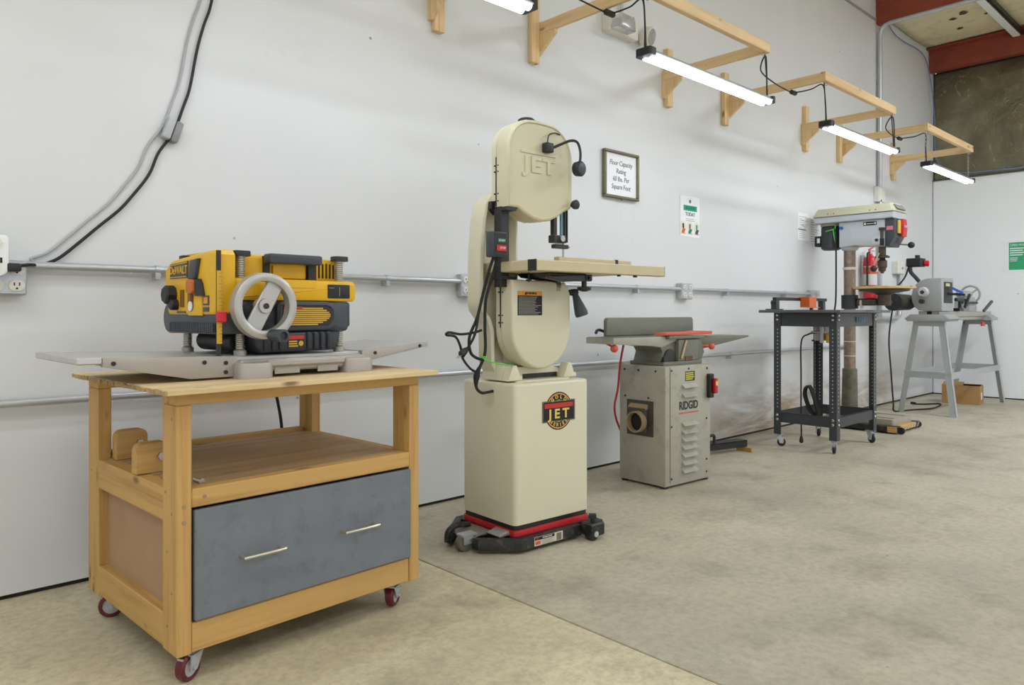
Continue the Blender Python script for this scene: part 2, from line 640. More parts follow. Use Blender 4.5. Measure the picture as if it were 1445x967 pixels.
# ================================================================== the setting
from mathutils import noise as mnoise
SEAM = 1.67
fl = struct(MB().box(-3.2, SEAM - 0.003, -5.2, 3.0, -0.1, 0, 0.002).build('floor', FLOORA))
MB().box(SEAM + 0.003, 9.6, -5.2, 3.0, -0.1, 0.0, 0.002).build('slab', FLOORB, fl)
MB().box(SEAM - 0.003, SEAM + 0.003, -5.2, 3.0, -0.1, -0.006).build('joint', M('joint filler', (150, 140, 118), 0.8, 0, 0.2, 20), fl)
struct(MB().box(-3.2, WX + 0.1, WY, WY + 0.09, 0.016, 4.25).build('wall_left', WALLM))
struct(MB().box(-3.2, WX + 0.1, WY + 0.012, WY + 0.09, 0, 0.016).build('gap_strip_left', DARKGAP))  # dark strip in the gap under the wall, its shade put into the colour
struct(MB().box(WX, WX + 0.08, -5.2, WY - 0.006, 0.012, 2.456, 0.003).build('wall_back', WALLB))
struct(MB().box(WX + 0.012, WX + 0.08, -5.2, WY, 0, 0.014).build('gap_strip_back', DARKGAP))  # same dark strip under the end wall, gap shade painted by colour
struct(MB().box(WX + 0.13, WX + 0.2, -5.2, WY, 2.456, 4.25).build('wall_back_upper', M('back cladding', (90, 84, 66), 0.7)))
struct(MB().box(WX - 0.012, WX + 0.13, -5.2, WY - 0.002, 2.457, 2.466).build('trim_1', M('dark cap trim', (96, 96, 92), 0.6)))
struct(MB().box(-3.2, 7.70, WY - 0.018, WY - 0.0005, 3.862, 3.88, 0.003).build('trim_2', M('grey wall ledge', (150, 148, 142), 0.6)))
struct(MB().box(-3.3, WX + 0.2, -5.2, 3.0, 4.25, 4.35).build('ceiling', VINYL))
struct(MB().box(-3.3, 0.0, -5.3, -5.2, 0, 4.25).box(5.2, WX + 0.2, -5.3, -5.2, 0, 4.25).box(0.0, 5.2, -5.3, -5.2, 3.3, 4.25).build('wall_right', WALLB))  # unseen wall; its opening is added to let in fill light
struct(MB().box(-3.3, -3.2, -5.2, -3.9, 0, 4.25).box(-3.3, -3.2, 0.7, 3.0, 0, 4.25).box(-3.3, -3.2, -3.9, 0.7, 3.3, 4.25).build('wall_front', WALLB))  # wall behind the camera, opening added for low fill light


def sheet(name, fn, nu, nv, mat, parent=None):
    v = [fn(i / nu, j / nv) for i in range(nu + 1) for j in range(nv + 1)]
    f = [(i * (nv + 1) + j, (i + 1) * (nv + 1) + j, (i + 1) * (nv + 1) + j + 1, i * (nv + 1) + j + 1) for i in range(nu) for j in range(nv)]
    m = MB()
    m.v = v
    m.f = f
    return m.build(name, mat, parent, 60)


def foil_pt(u, v):
    y = WY - 0.012 - u * 4.4
    z = 2.462 + v * 1.24
    n = mnoise.noise(Vector((y * 1.3, z * 1.6, 0.3)))
    n2 = mnoise.noise(Vector((y * 4.5, z * 3.2, 5.3)))
    n3 = abs(mnoise.noise(Vector((y * 2.6 + z * 1.9, z * 2.4 - y, 9.1))))
    edge = min(1.0, u * 9) * min(1.0, (1 - v) * 6 + 0.1) * min(1, v * 7)
    bulge = 0.03 + 0.05 * math.sin(PI * v) + 0.035 * n + 0.012 * n2 - 0.03 * n3
    return (WX + 0.03 - max(0.01, bulge) * edge - 0.012 * (1 - v) ** 6, y, z)


o = sheet('insulation_blanket', foil_pt, 150, 50, FOIL)
o.modifiers.new('thickness', 'SOLIDIFY').thickness = -0.012
tag(o, 'crumpled dark foil faced insulation above the white end wall panels', 'insulation')


def panel_pt(u, v):
    x = 7.84 + u * 1.56
    y = WY - 0.01 - v * 4.4
    n = mnoise.noise(Vector((x * 1.5, y * 1.2, 2.3)))
    return (x, y, 3.965 - 0.025 * math.sin(PI * u) + 0.012 * n)


o = sheet('ceiling_blanket', panel_pt, 20, 50, VINYL)
o.modifiers.new('thickness', 'SOLIDIFY').thickness = 0.02
tag(o, 'cream vinyl ceiling insulation between the two red beams', 'insulation')


for (x, y, r_) in ((8.05, 2.72, 0.05), (8.32, 2.3, 0.045), (8.42, 2.42, 0.03), (8.75, 2.45, 0.028), (8.5, 2.15, 0.02)):
    rr = random.Random(int(x * 100))
    pts = [(x + r_ * rr.uniform(0.35, 1.1) * math.cos(2 * PI * k / 9), y + 1.5 * r_ * rr.uniform(0.3, 1.0) * math.sin(2 * PI * k / 9)) for k in range(9)]
    MB().prism(pts, 'xy', 3.932, 3.936).build('tear', M('torn backing', (74, 62, 44), 0.9, 0, 0.3, 30), o)


def steel_beam(x, z0, z1, label):
    t = thing('steel_beam', label, 'beam', (x, 0, 0))
    MB().box(0.0, 0.008, -5.1, WY - 0.004, z0, z1).build('web', REDIRON, t)
    MB().box(0.0, 0.09, -5.1, WY - 0.004, z0 - 0.008, z0).build('bottom_flange', REDIRON, t)
    MB().box(-0.09, 0.008, -5.1, WY - 0.004, z1, z1 + 0.008).build('top_flange', REDIRON, t)


steel_beam(7.72, 3.845, 4.22, 'red primed steel beam nearer the camera with conduit beneath')
steel_beam(9.26, 3.70, 3.93, 'red primed steel beam above the dark foil on the end wall')
# ceiling strip along the room
t = thing('ceiling_strip', 'long white lighting strip under the cream ceiling insulation', 'light strip')
MB().box(7.45, 9.25, 2.02, 2.09, 3.87, 3.905, 0.006).build('housing', WHITEP, t)
MB().box(7.45, 9.25, 1.985, 2.012, 3.875, 3.92).build('side_rail', BLACK, t)
# loose blue cable, upper corner
o = MB().tube([(7.97, 2.893, 3.92), (8.15, 2.89, 3.85), (8.4, 2.888, 3.83), (8.98, 2.888, 3.84), (9.2, 2.885, 3.66), (9.29, 2.86, 3.2), (9.3, 2.84, 2.7), (9.28, 2.65, 2.52), (9.3, 2.3, 2.49), (9.31, 1.9, 2.51), (9.27, 1.55, 2.75)], 0.006, 6).build('blue_cable', BLUEC)
tag(o, 'thin blue cable trailing down the corner beside the foil', 'cable')

# ================================================================== pine brackets and hanging lights
FRAMES = [(-1.1, 0.23), (0.89, 2.207), (2.869, 4.139), (4.851, 6.146), (6.827, 8.136)]
FL = ['pine wall bracket frame beyond the left edge of the photo', 'pine bracket frame at the top edge left of the bandsaw, end post showing',
      'pine bracket frame above the bandsaw and jointer, around the emergency light', 'middle pine bracket frame above the router table, holding the twin tube light',
      'farthest pine bracket frame next to the corner with hanging chain']


def bracket_frame(i):
    xl, xr = FRAMES[i]
    t = thing('light_bracket', FL[i], 'bracket', (0, WY, 0), 0, 'pine brackets along the long wall')
    zt, zb = 2.552, 2.490
    for x, sgn in ((xl, 1), (xr, -1)):
        MB().box(x - 0.029, x + 0.029, -0.036, -0.001, 2.322, 2.705, 0.002).build('wall_post', PALE['z'], t)
        a, b = sorted((x + sgn * 0.0295, x + sgn * 0.0515))
        MB().box(a, b, -0.72, -0.001, zb, zt, 0.002).build('arm', PALE['y'], t)
        MB().prism([(-0.001, zb - 0.001), (-0.15, zb - 0.001), (-0.15, zb - 0.02), (-0.02, 2.372), (-0.001, 2.372)], 'yz', a, b).build('brace', PALE['z'], t)
    MB().box(xl + 0.02, xr - 0.02, -0.755, -0.7205, zb, zt, 0.002).build('front_board', PALE['x'], t)
    for x in (xl + 0.07, xr - 0.07):
        MB().ring((x, -0.738, zb - 0.012), (1, 0, 0), 0.009, 0.002, 12, 6).build('eye_hook', STEEL, t)
    return t


LL = ['led shop light left of the camera side frame', 'led shop light cut by the top edge left of the bandsaw',
      'long lit led shop light above the jointer, nearest fully visible one', 'lit twin tube led shop light above the router table and drill press',
      'farthest lit led shop light hanging near the foil insulation']


def led_light(i):
    xl, xr = FRAMES[i]
    x0, x1 = (xl + 0.0, xl + 1.235)
    if i == 4:
        x0, x1 = 6.78, 8.01
    Y = 2.155
    Z = 2.20
    t = thing('led_shop_light', LL[i], 'light', (0, Y, Z), 0, 'led shop lights under the brackets')
    MB().prism([(-0.042, -0.010), (-0.042, -0.003), (-0.024, 0.016), (0.024, 0.016), (0.042, -0.003), (0.042, -0.010)], 'yz', x0 + 0.04, x1 - 0.03).build('housing', GALV, t)
    for yy in (-0.0205, 0.0205):
        MB().lathe((x0 + 0.05, yy, -0.012), (1, 0, 0), [(0, 0.0175), (x1 - x0 - 0.085, 0.0175)], 12).build('tube', LEDM, t)
    for xa, xb in ((x0, x0 + 0.06), (x1 - 0.035, x1)):
        MB().prism(rrect(xa, xb, -0.046, 0.046, 0.016, 4), 'xy', 0.019, -0.020, 0.005).build('end_cap', BLACKP, t)
    top = 0.278
    for xa in (x0 + 0.03, x1 - 0.018):
        if i == 4:
            ch = MB()
            for k in range(15):
                zz = 0.022 + k * 0.0175
                ch.ring((xa, 0.012, zz + 0.008), (1, 0, 0) if k % 2 else (0, 1, 0), 0.007, 0.0017, 8, 5)
            ch.build('chain', STEEL, t, stuff=True)
        else:
            MB().tube([(xa, 0, 0.02), (xa + 0.004, 0.008, 0.14), (xa, 0.016, top)], 0.004, 6).build('hanging_cord', RUBBER, t)
    # power cord from the light before it
    px = FRAMES[i - 1][1] - 0.03 if i else xl - 0.65
    if i >= 1:
        cx = xl + 0.05
        MB().tube([(px - 0.03, 0, 0.03), (px - 0.005, 0.02, 0.27), (px + 0.12, 0.12, 0.24), (cx - 0.35, 0.20, 0.25), (cx - 0.06, 0.24, 0.262),
                   (cx, 0.24, 0.264), (cx + 0.005, 0.12, 0.262), (cx - 0.01, 0.03, 0.27), (x0 + 0.035, 0.01, 0.14), (x0 + 0.02, 0, 0.02)], 0.0045, 6).build('power_cord', RUBBER, t)
        MB().lathe((cx - 0.05, 0.235, 0.262), (1, 0, 0), [(0, 0.006), (0.012, 0.016), (0.07, 0.016), (0.082, 0.006)], 10).build('inline_switch', BLACKP, t)
    return t


for i in range(1, 5):
    bracket_frame(i)
    led_light(i)

# ================================================================== conduits, boxes and cables on the long wall


def conduit(name, pts, r, label, clips=()):
    t = thing(name, label, 'conduit')
    MB().tube(pts, r, 12, 0).build('pipe', CONDUIT, t)
    for c in clips:
        x, y, z = c
        MB().box(x - 0.009, x + 0.009, WY - 0.046, WY - 0.0005, z - r - 0.022, z - r + 0.002, 0.001).lathe((x - 0.008, WY - 0.029, z), (1, 0, 0), [(0, r + 0.003), (0.016, r + 0.003)], 12).build('pipe_clip', GALV, t)
    return t


conduit('wall_conduit', [(0.49, WY - 0.029, 1.104), (6.2, WY - 0.029, 1.104)], 0.0135, 'upper galvanised conduit running along the wall between outlet boxes', [(x, 0, 1.104) for x in (0.9, 1.9, 3.78, 4.85, 5.75)])
conduit('wall_conduit', [(-0.6, WY - 0.029, 0.652), (7.1, WY - 0.029, 0.632)], 0.0135, 'lower galvanised conduit at knee height along the wall', [(x, 0, 0.6505 - x * 0.0026) for x in (1.2, 3.0, 4.9, 6.9)])
t = conduit('wall_conduit', [(7.74, WY - 0.032, 2.2), (7.74, WY - 0.032, 3.72), (7.74, WY - 0.045, 3.78), (7.74, WY - 0.085, 3.815), (7.735, WY - 0.14, 3.822), (7.735, 0.6, 3.822)], 0.021, 'vertical conduit rising by the corner and bending under the red beam', [(7.74, 0, 2.45), (7.74, 0, 3.3)])
conduit('wall_conduit', [(7.74, WY - 0.032, 2.05), (7.74, WY - 0.032, 0.86)], 0.021, 'conduit behind the drill press running down from the wall box', [(7.74, 0, 1.5)])
conduit('wall_conduit', [(8.29, WY - 0.032, 1.34), (8.29, WY - 0.032, 0.99), (8.26, WY - 0.032, 0.91), (8.18, WY - 0.032, 0.88), (7.55, WY - 0.032, 0.88)], 0.021, 'short bent conduit below the grey switch box behind the lathe', [])


def outlet_box(label, x0, x1, z0, z1, recept=1, yb=0.045, group='metal outlet boxes'):
    t = thing('outlet_box', label, 'outlet', (0, WY, 0), 0, group)
    MB().box(x0, x1, -yb, -0.0005, z0, z1, 0.004).build('box_body', GALV, t)
    MB().box(x0 + 0.003, x1 - 0.003, -yb - 0.004, -yb - 0.0002, z0 + 0.003, z1 - 0.003, 0.0015).build('cover_plate', GALV, t)
    w = (x1 - x0) / recept
    for k in range(recept):
        cx = x0 + w * (k + 0.5)
        for cz in ((z0 * 0.73 + z1 * 0.27), (z0 * 0.27 + z1 * 0.73)):
            q = (z1 - z0) * 0.19
            rc = MB().prism(rrect(cx - q * 1.05, cx + q * 1.05, cz - q * 0.85, cz + q * 0.85, q * 0.8), 'xz', -yb - 0.0085, -yb - 0.0042, 0.001).build('receptacle', OFFW, t)
            MB().box(cx - q * 0.42, cx - q * 0.26, -yb - 0.0092, -yb - 0.0086, cz - q * 0.05, cz + q * 0.45).box(cx + q * 0.26, cx + q * 0.42, -yb - 0.0092, -yb - 0.0086, cz - q * 0.05, cz + q * 0.45).cyl((cx, -yb - 0.0092, cz - q * 0.45), (cx, -yb - 0.0086, cz - q * 0.45), q * 0.16, None, 8).build('slots', INKB, rc)
    return t


outlet_box('grey four outlet box at the left edge with black plug', 0.375, 0.49, 1.005, 1.118, 2, 0.05)
outlet_box('metal outlet box partly hidden behind the bandsaw arm', 2.335, 2.45, 1.025, 1.14, 2)
outlet_box('metal four outlet box on the wall above the jointer', 4.255, 4.385, 1.035, 1.145, 2)
outlet_box('metal outlet box ending the upper conduit behind the router table', 6.2, 6.36, 1.05, 1.135, 2)
t = thing('junction_box', 'light grey cover box on the vertical conduit above the drill press', 'junction box', (7.74, WY, 0))
MB().box(-0.075, 0.075, -0.05, -0.0005, 2.05, 2.2, 0.004).build('box_body', WHITEP, t)
MB().box(-0.07, 0.07, -0.055, -0.0502, 2.055, 2.195, 0.002).build('cover_plate', OFFW, t)
MB().cyl((-0.03, -0.06, 2.06), (-0.03, -0.055, 2.06), 0.008, None, 10).build('screw', DARKSTEEL, t)
t = thing('switch_box', 'grey metal switch box on the wall behind the lathe', 'switch box', (8.29, WY, 0))
MB().box(-0.14, 0.06, -0.06, -0.0005, 1.345, 1.475, 0.004).build('box_body', OFFW, t)
MB().box(0.062, 0.15, -0.05, -0.0005, 1.36, 1.47, 0.004).build('side_box', GALV, t)
MB().cyl((-0.02, -0.07, 1.41), (-0.02, -0.06, 1.41), 0.014, None, 12).build('knob', GALV, t)
# plug-in adapter above the left outlet
t = thing('plug_adapter', 'white plug in adapter covering the outlet at the left edge', 'adapter', (0, WY, 0))
MB().prism(rrect(0.29, 0.435, 1.062, 1.195, (0.03, 0.03, 0.012, 0.012)), 'xz', -0.095, -0.062, 0.006).build('body', WHITEP, t)
MB().box(0.41, 0.416, -0.0962, -0.0952, 1.105, 1.122).cyl((0.398, -0.0962, 1.092), (0.398, -0.0952, 1.092), 0.006, None, 8).build('slots', INKB, t)
MB().cyl((0.402, -0.104, 1.172), (0.402, -0.0952, 1.172), 0.012, 0.009, 14).build('screw_head', OFFW, t)

WALLC = [(0.49, 1.108), (0.53, 1.112), (0.58, 1.135), (0.635, 1.185), (0.70, 1.25), (0.77, 1.318), (0.815, 1.375), (0.872, 1.46), (0.905, 1.545), (0.958, 1.63), (0.995, 1.735), (1.018, 1.81), (1.045, 1.96), (1.07, 2.06), (1.1, 2.16), (1.14, 2.4), (1.15, 2.52)]
t = thing('power_cable', 'black power cable climbing the wall from the left outlet', 'cable')
MB().tube([(0.455, WY - 0.075, 1.098)] + [(x + 0.006, WY - 0.012 - 0.05 * max(0, 1 - k), z - 0.004) for k, (x, z) in enumerate(WALLC)], 0.0055, 8).build('cord', RUBBER, t)
MB().box(0.428, 0.468, WY - 0.098, WY - 0.061, 1.079, 1.106, 0.006, 2).build('plug', BLACKP, t)
o = MB().tube([(0.52, WY - 0.008, 1.118)] + [(x - 0.018 - 0.012 * min(1, k / 6), WY - 0.008, z + 0.016) for k, (x, z) in enumerate(WALLC) if k > 0], 0.0045, 8).build('grey_cable', GREYC)
tag(o, 'thin grey cable running up the wall beside the black one', 'cable')
t = thing('cable_box', 'small grey box clamping the two cables high on the wall', 'cable box', (0.957, WY, 1.63), 0)
mt = Matrix.Rotation(R(18), 4, 'Y')
MB().box(-0.03, 0.0, -0.042, -0.0005, -0.042, 0.042, 0.008, 2, mt).build('cover_half', M('mid grey plastic', (176, 178, 180), 0.4), t)
MB().box(0.002, 0.03, -0.036, -0.0005, -0.042, 0.042, 0.008, 2, mt).build('base_half', M('dark grey plastic half', (132, 132, 132), 0.4), t)

# ================================================================== signs and papers
t = thing('framed_sign', 'framed capacity notice on the wall right of the bandsaw', 'sign', (3.64, WY, 1.80))
for (x0, x1, z0, z1) in ((-0.17, 0.17, 0.13, 0.147), (-0.17, 0.17, -0.147, -0.13), (-0.17, -0.153, -0.13, 0.13), (0.153, 0.17, -0.13, 0.13)):
    MB().box(x0, x1, -0.03, -0.002, z0, z1, 0.004).build('frame_side', FRAMEG, t)
pg = MB().box(-0.153, 0.153, -0.014, -0.008, -0.13, 0.13).build('paper', PAPER, t)
for k, s in enumerate(('Floor Capacity', 'Rating', '60 lbs. Per', 'Square Foot')):
    text(s, 0.044, '-y', (0, -0.0148, 0.072 - 0.049 * k), INK, pg, shear=0.12, sx=0.86)
MB().cyl((0, -0.026, -0.152), (0, -0.018, -0.152), 0.006, None, 8).build('hook', FRAMEG, t)

t = thing('poster', 'white poster with teal band and TODAY pinned right of the framed notice', 'poster', (4.42, WY, 1.612))
MB().box(-0.118, 0.118, -0.0025, -0.0005, -0.142, 0.142).build('sheet', PAPER, t)
MB().box(-0.08, 0.085, -0.0032, -0.0026, 0.04, 0.078).build('band', TEAL, t)
text('REGISTER', 0.027, '-y', (0.002, -0.0037, 0.059), M('dark teal print', (10, 110, 90), 0.6), t, sx=1.0)
text('TODAY', 0.036, '-y', (0.002, -0.0029, 0.016), INK, t, sx=0.95, bold=0.0006)
MB().prism(circ(0, 0.107, 0.013, 12), 'xz', -0.0034, -0.0026).build('emblem', INK, t)
ar = MB()
for k in range(9):
    a = R(30 + 15 * k)
    ar.box(0.052 * math.cos(a) - 0.003, 0.052 * math.cos(a) + 0.003, -0.0031, -0.0026, 0.083 + 0.046 * math.sin(a) - 0.001, 0.083 + 0.046 * math.sin(a) + 0.001)
ar.build('arc_print', LABELG, t, stuff=True)
lines(-0.05, 0.06, -0.035, -0.01, 2, '-y', -0.0026, 0.25, 0.5, 4).build('fine_print', LABELG, t, stuff=True)
for cx, pal in ((-0.083, (INKB, ORANGE)), (-0.002, (M('brown print', (150, 84, 60), 0.6), M('leaf print', (40, 130, 84), 0.6))), (0.083, (TEAL, M('purple print', (70, 64, 96), 0.6)))):
    MB().prism(circ(cx, -0.07, 0.038, 16), 'xz', -0.0031, -0.0026).build('picture_ground', M('sand print', (226, 222, 208), 0.6), t)
    MB().prism(rrect(cx - 0.011, cx + 0.009, -0.085, -0.05, 0.006), 'xz', -0.0036, -0.0032).build('picture_figure', pal[0], t)
    MB().prism([(cx - 0.024, -0.112), (cx + 0.01, -0.12), (cx + 0.026, -0.086), (cx - 0.006, -0.084)], 'xz', -0.0040, -0.0037).build('picture_shape', pal[1], t)
    MB().box(cx - 0.026, cx + 0.026, -0.0044, -0.0041, -0.121, -0.116).build('picture_line', AMBER, t)

t = thing('notice_sheet', 'white printed notice sheets half hidden behind the drill press motor', 'notice', (6.12, WY, 1.68))
MB().box(-0.085, 0.13, -0.0025, -0.0005, -0.118, 0.115).build('sheet', PAPER, t)
MB().box(0.132, 0.34, -0.0025, -0.0005, -0.135, 0.1).build('sheet', PAPER, t)
lines(-0.065, 0.11, -0.105, 0.09, 12, '-y', -0.0026, 0.18, 0.7, 8).build('fine_print', LABELG, t, stuff=True)
lines(0.15, 0.32, -0.125, 0.08, 10, '-y', -0.0026, 0.2, 0.6, 9).build('fine_print', LABELG, t, stuff=True)
MB().box(-0.08, 0.06, -0.0032, -0.0026, -0.03, -0.024).box(-0.02, 0.02, -0.0032, -0.0026, 0.05, 0.054).box(-0.02, 0.025, -0.0032, -0.0026, 0.008, 0.012).build('print_bars', INKB, t)

t = thing('wall_poster', 'green poster with photo on the end wall at the right edge', 'poster', (WX, 2.0, 1.55))
MB().box(-0.0015, -0.0005, -0.36, 0.24, -0.185, 0.165).build('sleeve', PAPER, t)
MB().box(-0.0025, -0.0016, -0.34, 0.158, -0.148, 0.148).build('sheet', GREENP, t)
text('OPEN WORKSHOPS', 0.035, '-x', (-0.003, 0.146, 0.118), PAPER, t, align='LEFT', sx=0.75)
lines(0.148, 0.0, 0.0, 0.095, 4, '-x', -0.0026, 0.45, 0.35, 3).build('fine_print', PAPER, t, stuff=True)
lines(0.148, 0.06, -0.06, -0.01, 3, '-x', -0.0026, 0.35, 0.3, 5).build('fine_print', PAPER, t, stuff=True)
MB().prism([(-0.02, -0.147), (-0.01, -0.06), (-0.045, 0.06), (-0.1, 0.1), (-0.2, 0.1), (-0.25, -0.147)], 'yz', -0.0034, -0.0026).build('photo_area', M('photo print', (206, 196, 176), 0.6), t)
MB().prism(circ(-0.09, 0.03, 0.045, 14), 'yz', -0.0042, -0.0035).build('photo_figure', M('photo dark print', (92, 70, 58), 0.6, 0, 0.3, 30), t)
MB().box(-0.0042, -0.0035, -0.2, -0.05, -0.13, -0.03).build('photo_figure', M('photo navy print', (56, 62, 84), 0.6, 0, 0.3, 30), t)

# emergency light unit
t = thing('emergency_light', 'white emergency light with two lamp heads high on the wall', 'emergency light', (3.66, WY, 2.72))
MB().prism(rrect(-0.19, 0.10, -0.062, 0.062, 0.012), 'xz', -0.06, -0.001, 0.006).build('body', OFFW, t)
ln = MB().prism([(-0.175, -0.055), (-0.02, -0.055), (-0.035, 0.03), (-0.15, 0.03)], 'xz', -0.135, -0.0605, 0.01).build('lens', LENS, t)
MB().lathe((-0.1, -0.1, -0.015), (0, -1, -0.3), [(0, 0.02), (0.02, 0.034), (0.024, 0.03)], 14).build('reflector', STEEL, ln)
MB().box(0.0, 0.06, -0.0615, -0.0602, 0.012, 0.05).build('test_panel', WHITEP, t)
MB().box(0.0, 0.06, -0.0625, -0.0617, 0.047, 0.051).box(0.056, 0.06, -0.0625, -0.0617, 0.012, 0.05).build('panel_lines', INKB, t)
hd = MB().lathe((0.17, -0.02, 0.0), (0.25, -1, -0.3), [(0, 0.02), (0.02, 0.055), (0.07, 0.062), (0.08, 0.058)], 20).build('lamp_head', OFFW, t)
MB().lathe((0.19, -0.094, -0.0235), (0.25, -1, -0.3), [(0, 0.052), (0.004, 0.05)], 20).build('face_lens', LENS, hd)
MB().cyl((-0.02, -0.02, 0.062), (-0.02, -0.02, 0.6), 0.009, None, 10).build('feed_pipe', CONDUIT, t)


# ================================================================== pine cart with the planer
CART = thing('tool_cart', 'pine tool cart with blue grey drawer and red casters under the planer', 'cart', (0.642, 1.908, 0), 3.0)
CW, CD, LB = 0.768, 0.68, 0.085
LX, LY = 0.038, 0.089
for x in (0, CW - LX):
    for y in (0, CD - LY):
        MB().box(x, x + LX, y, y + LY, LB, 0.715, 0.0025).build('leg', PINE['z'], CART)
for y in (0.0, CD - LY):
    MB().box(0.0, CW, y, y + LY, 0.7152, 0.746, 0.002).build('top_rail', PINE['x'], CART)
tp = MB().box(-0.042, CW + 0.042, -0.05, CD + 0.01, 0.7462, 0.760, 0.0015).build('worktop', PLYTOP, CART)
eg = MB()
rd = random.Random(3)
y = -0.05
while y < CD + 0.0:
    w = rd.uniform(0.008, 0.03)
    eg.box(-0.042 - rd.uniform(0.001, 0.006), -0.0419, y, min(y + w, CD + 0.01), 0.7465 + rd.uniform(0, 0.002), 0.7598 - rd.uniform(0, 0.004))
    y += w
eg.build('chipped_edge', PLYEDGE, tp, stuff=True)
MB().box(LX, CW - LX, 0.0, 0.04, 0.454, 0.501, 0.003).build('front_rail', PINE['x'], CART)
MB().box(LX, CW - LX, CD - 0.04, CD, 0.44, 0.512, 0.003).build('back_rail', PINE['x'], CART)
MB().box(LX + 0.001, CW - LX - 0.001, 0.0405, CD - 0.041, 0.487, 0.5, 0.001).build('shelf', SHELFPLY, CART)
for x in (0.002, CW - LX - 0.002):
    MB().box(x, x + LX, LY, CD - LY, 0.412, 0.498, 0.002).build('side_rail', PINE['y'], CART)
    MB().box(x, x + LX, LY, CD - LY, LB + 0.004, LB + 0.09, 0.002).build('side_rail', PINE['y'], CART)
    MB().box(x + 0.026, x + 0.032, LY - 0.004, CD - LY + 0.004, LB + 0.08, 0.42).build('side_panel', HARDB, CART)
MB().box(LX, CW - LX, 0.004, 0.042, LB + 0.002, 0.162, 0.0025).build('bottom_rail', PINE['x'], CART)
MB().box(LX, CW - LX, CD - 0.04, CD, LB + 0.002, 0.162, 0.0025).build('bottom_rail', PINE['x'], CART)
MB().box(LX, CW - LX, 0.06, CD - 0.05, 0.15, 0.158).build('bottom_board', HARDB, CART)
MB().box(LX, CW - LX, CD - 0.05, CD - 0.042, 0.16, 0.44).build('back_panel', HARDB, CART)
DR = MB().box(LX + 0.006, CW - LX + 0.002, -0.006, 0.014, 0.166, 0.447, 0.003).build('drawer', BLUEGREY, CART)
MB().box(LX + 0.03, CW - LX - 0.03, 0.0142, 0.5, 0.18, 0.4).build('drawer_box', HARDB, DR)
for hx in (0.165, 0.475):
    MB().tube([(hx, -0.006, 0.304), (hx, -0.026, 0.304), (hx + 0.006, -0.032, 0.304), (hx + 0.106, -0.032, 0.304), (hx + 0.112, -0.026, 0.304), (hx + 0.112, -0.006, 0.304)], 0.0048, 10, 3).build('handle', M('brushed nickel', (206, 198, 180), 0.3, 0.8), DR)
# bolt heads on the legs and rails
sc_ = MB()
for (x, z) in ((0.018, 0.46), (0.018, 0.42), (0.07, 0.478)):
    sc_.cyl((x, -0.0012, z), (x, 0.001, z), 0.0055, None, 8)
for (y, z) in ((0.03, 0.68), (0.07, 0.49), (0.03, 0.44), (0.06, 0.34), (0.03, 0.24), (0.06, 0.15), (0.63, 0.13), (0.65, 0.46)):
    sc_.cyl((-0.0012, y, z), (0.001, y, z), 0.004, None, 8)
sc_.build('screw_heads', M('wood filler', (160, 132, 92), 0.6), CART, stuff=True)
for (y0, y1, xx, z1) in ((0.52, 0.588, 0.035, 0.588), (0.26, 0.33, 0.002, 0.585)):
    b = MB().prism(rrect(xx, xx + 0.09, 0.5005, z1, (0, 0, 0.022, 0.022)), 'xz', (y0 + y1) / 2 - 0.019, (y0 + y1) / 2 + 0.019, 0.003).build('bracket_block', PINE['x'], CART)
    yb = (y0 + y1) / 2 - 0.019
    MB().cyl((xx + 0.065, yb - 0.01, 0.545), (xx + 0.065, yb, 0.545), 0.012, None, 6).build('bolt', STEEL, b)
MB().cyl((0.085, 0.05, 0.505), (0.085, 0.09, 0.505), 0.008, None, 12).build('loose_bolt', STEEL, CART)


def caster(parent, x, y, zt, r, w, ang, wheel_mat, hub_mat, bracket_mat, brake=False, tire=0.3):
    """swivel caster: plate, fork, wheel (> hub); zt is the height of the plate, r the wheel radius"""
    rot = Matrix.Rotation(R(ang), 4, 'Z')
    T = Matrix.Translation((x, y, 0)) @ rot
    off = r * 0.35

    def at(p):
        return T @ Vector(p)
    m = MB()
    m.box(-0.03, 0.03, -0.026, 0.026, zt - 0.004, zt, 0.001, 1, T)
    m.cyl(at((0, 0, zt - 0.016)), at((0, 0, zt - 0.004)), 0.018, None, 14)
    for s in (-1, 1):
        m.prism([(-0.02, zt - 0.014), (0.024, zt - 0.014), (off + 0.013, r - 0.006), (off - 0.011, r - 0.008)], 'xz', s * (w / 2 + 0.003), s * (w / 2 + 0.006), 0, 2, 0, 0, T)
    m.box(-0.02, 0.024, -w / 2 - 0.006, w / 2 + 0.006, zt - 0.018, zt - 0.014, 0, 1, T)
    a, b = at((off, -w / 2 - 0.011, r)), at((off, w / 2 + 0.011, r))
    m.cyl(a, b, 0.0065, None, 8)
    fk = m.build('caster_fork', bracket_mat, parent)
    ax = (at((0, 1, 0)) - at((0, 0, 0)))
    c = at((off, -w / 2, r))
    wh = MB().lathe(c, ax, [(0.001, r * (1 - tire)), (0.001, r - 0.006), (0.006, r), (w - 0.006, r), (w - 0.001, r - 0.006), (w - 0.001, r * (1 - tire))], 24, True).build('caster_wheel', wheel_mat, parent)
    MB().lathe(c, ax, [(-0.001, r * 0.3), (0.004, r * 0.3), (0.006, r * (1 - tire) + 0.001), (w - 0.006, r * (1 - tire) + 0.001), (w - 0.004, r * 0.3), (w + 0.001, r * 0.3)], 20).build('hub', hub_mat, wh)
    if brake:
        MB().prism([(0.01, zt - 0.03), (0.04, zt - 0.02), (off + r * 0.75, r * 1.5), (off + r * 0.62, r * 1.38)], 'xz', -w * 0.3, w * 0.3, 0, 2, 0, 0, T).build('brake_lever', bracket_mat, fk)


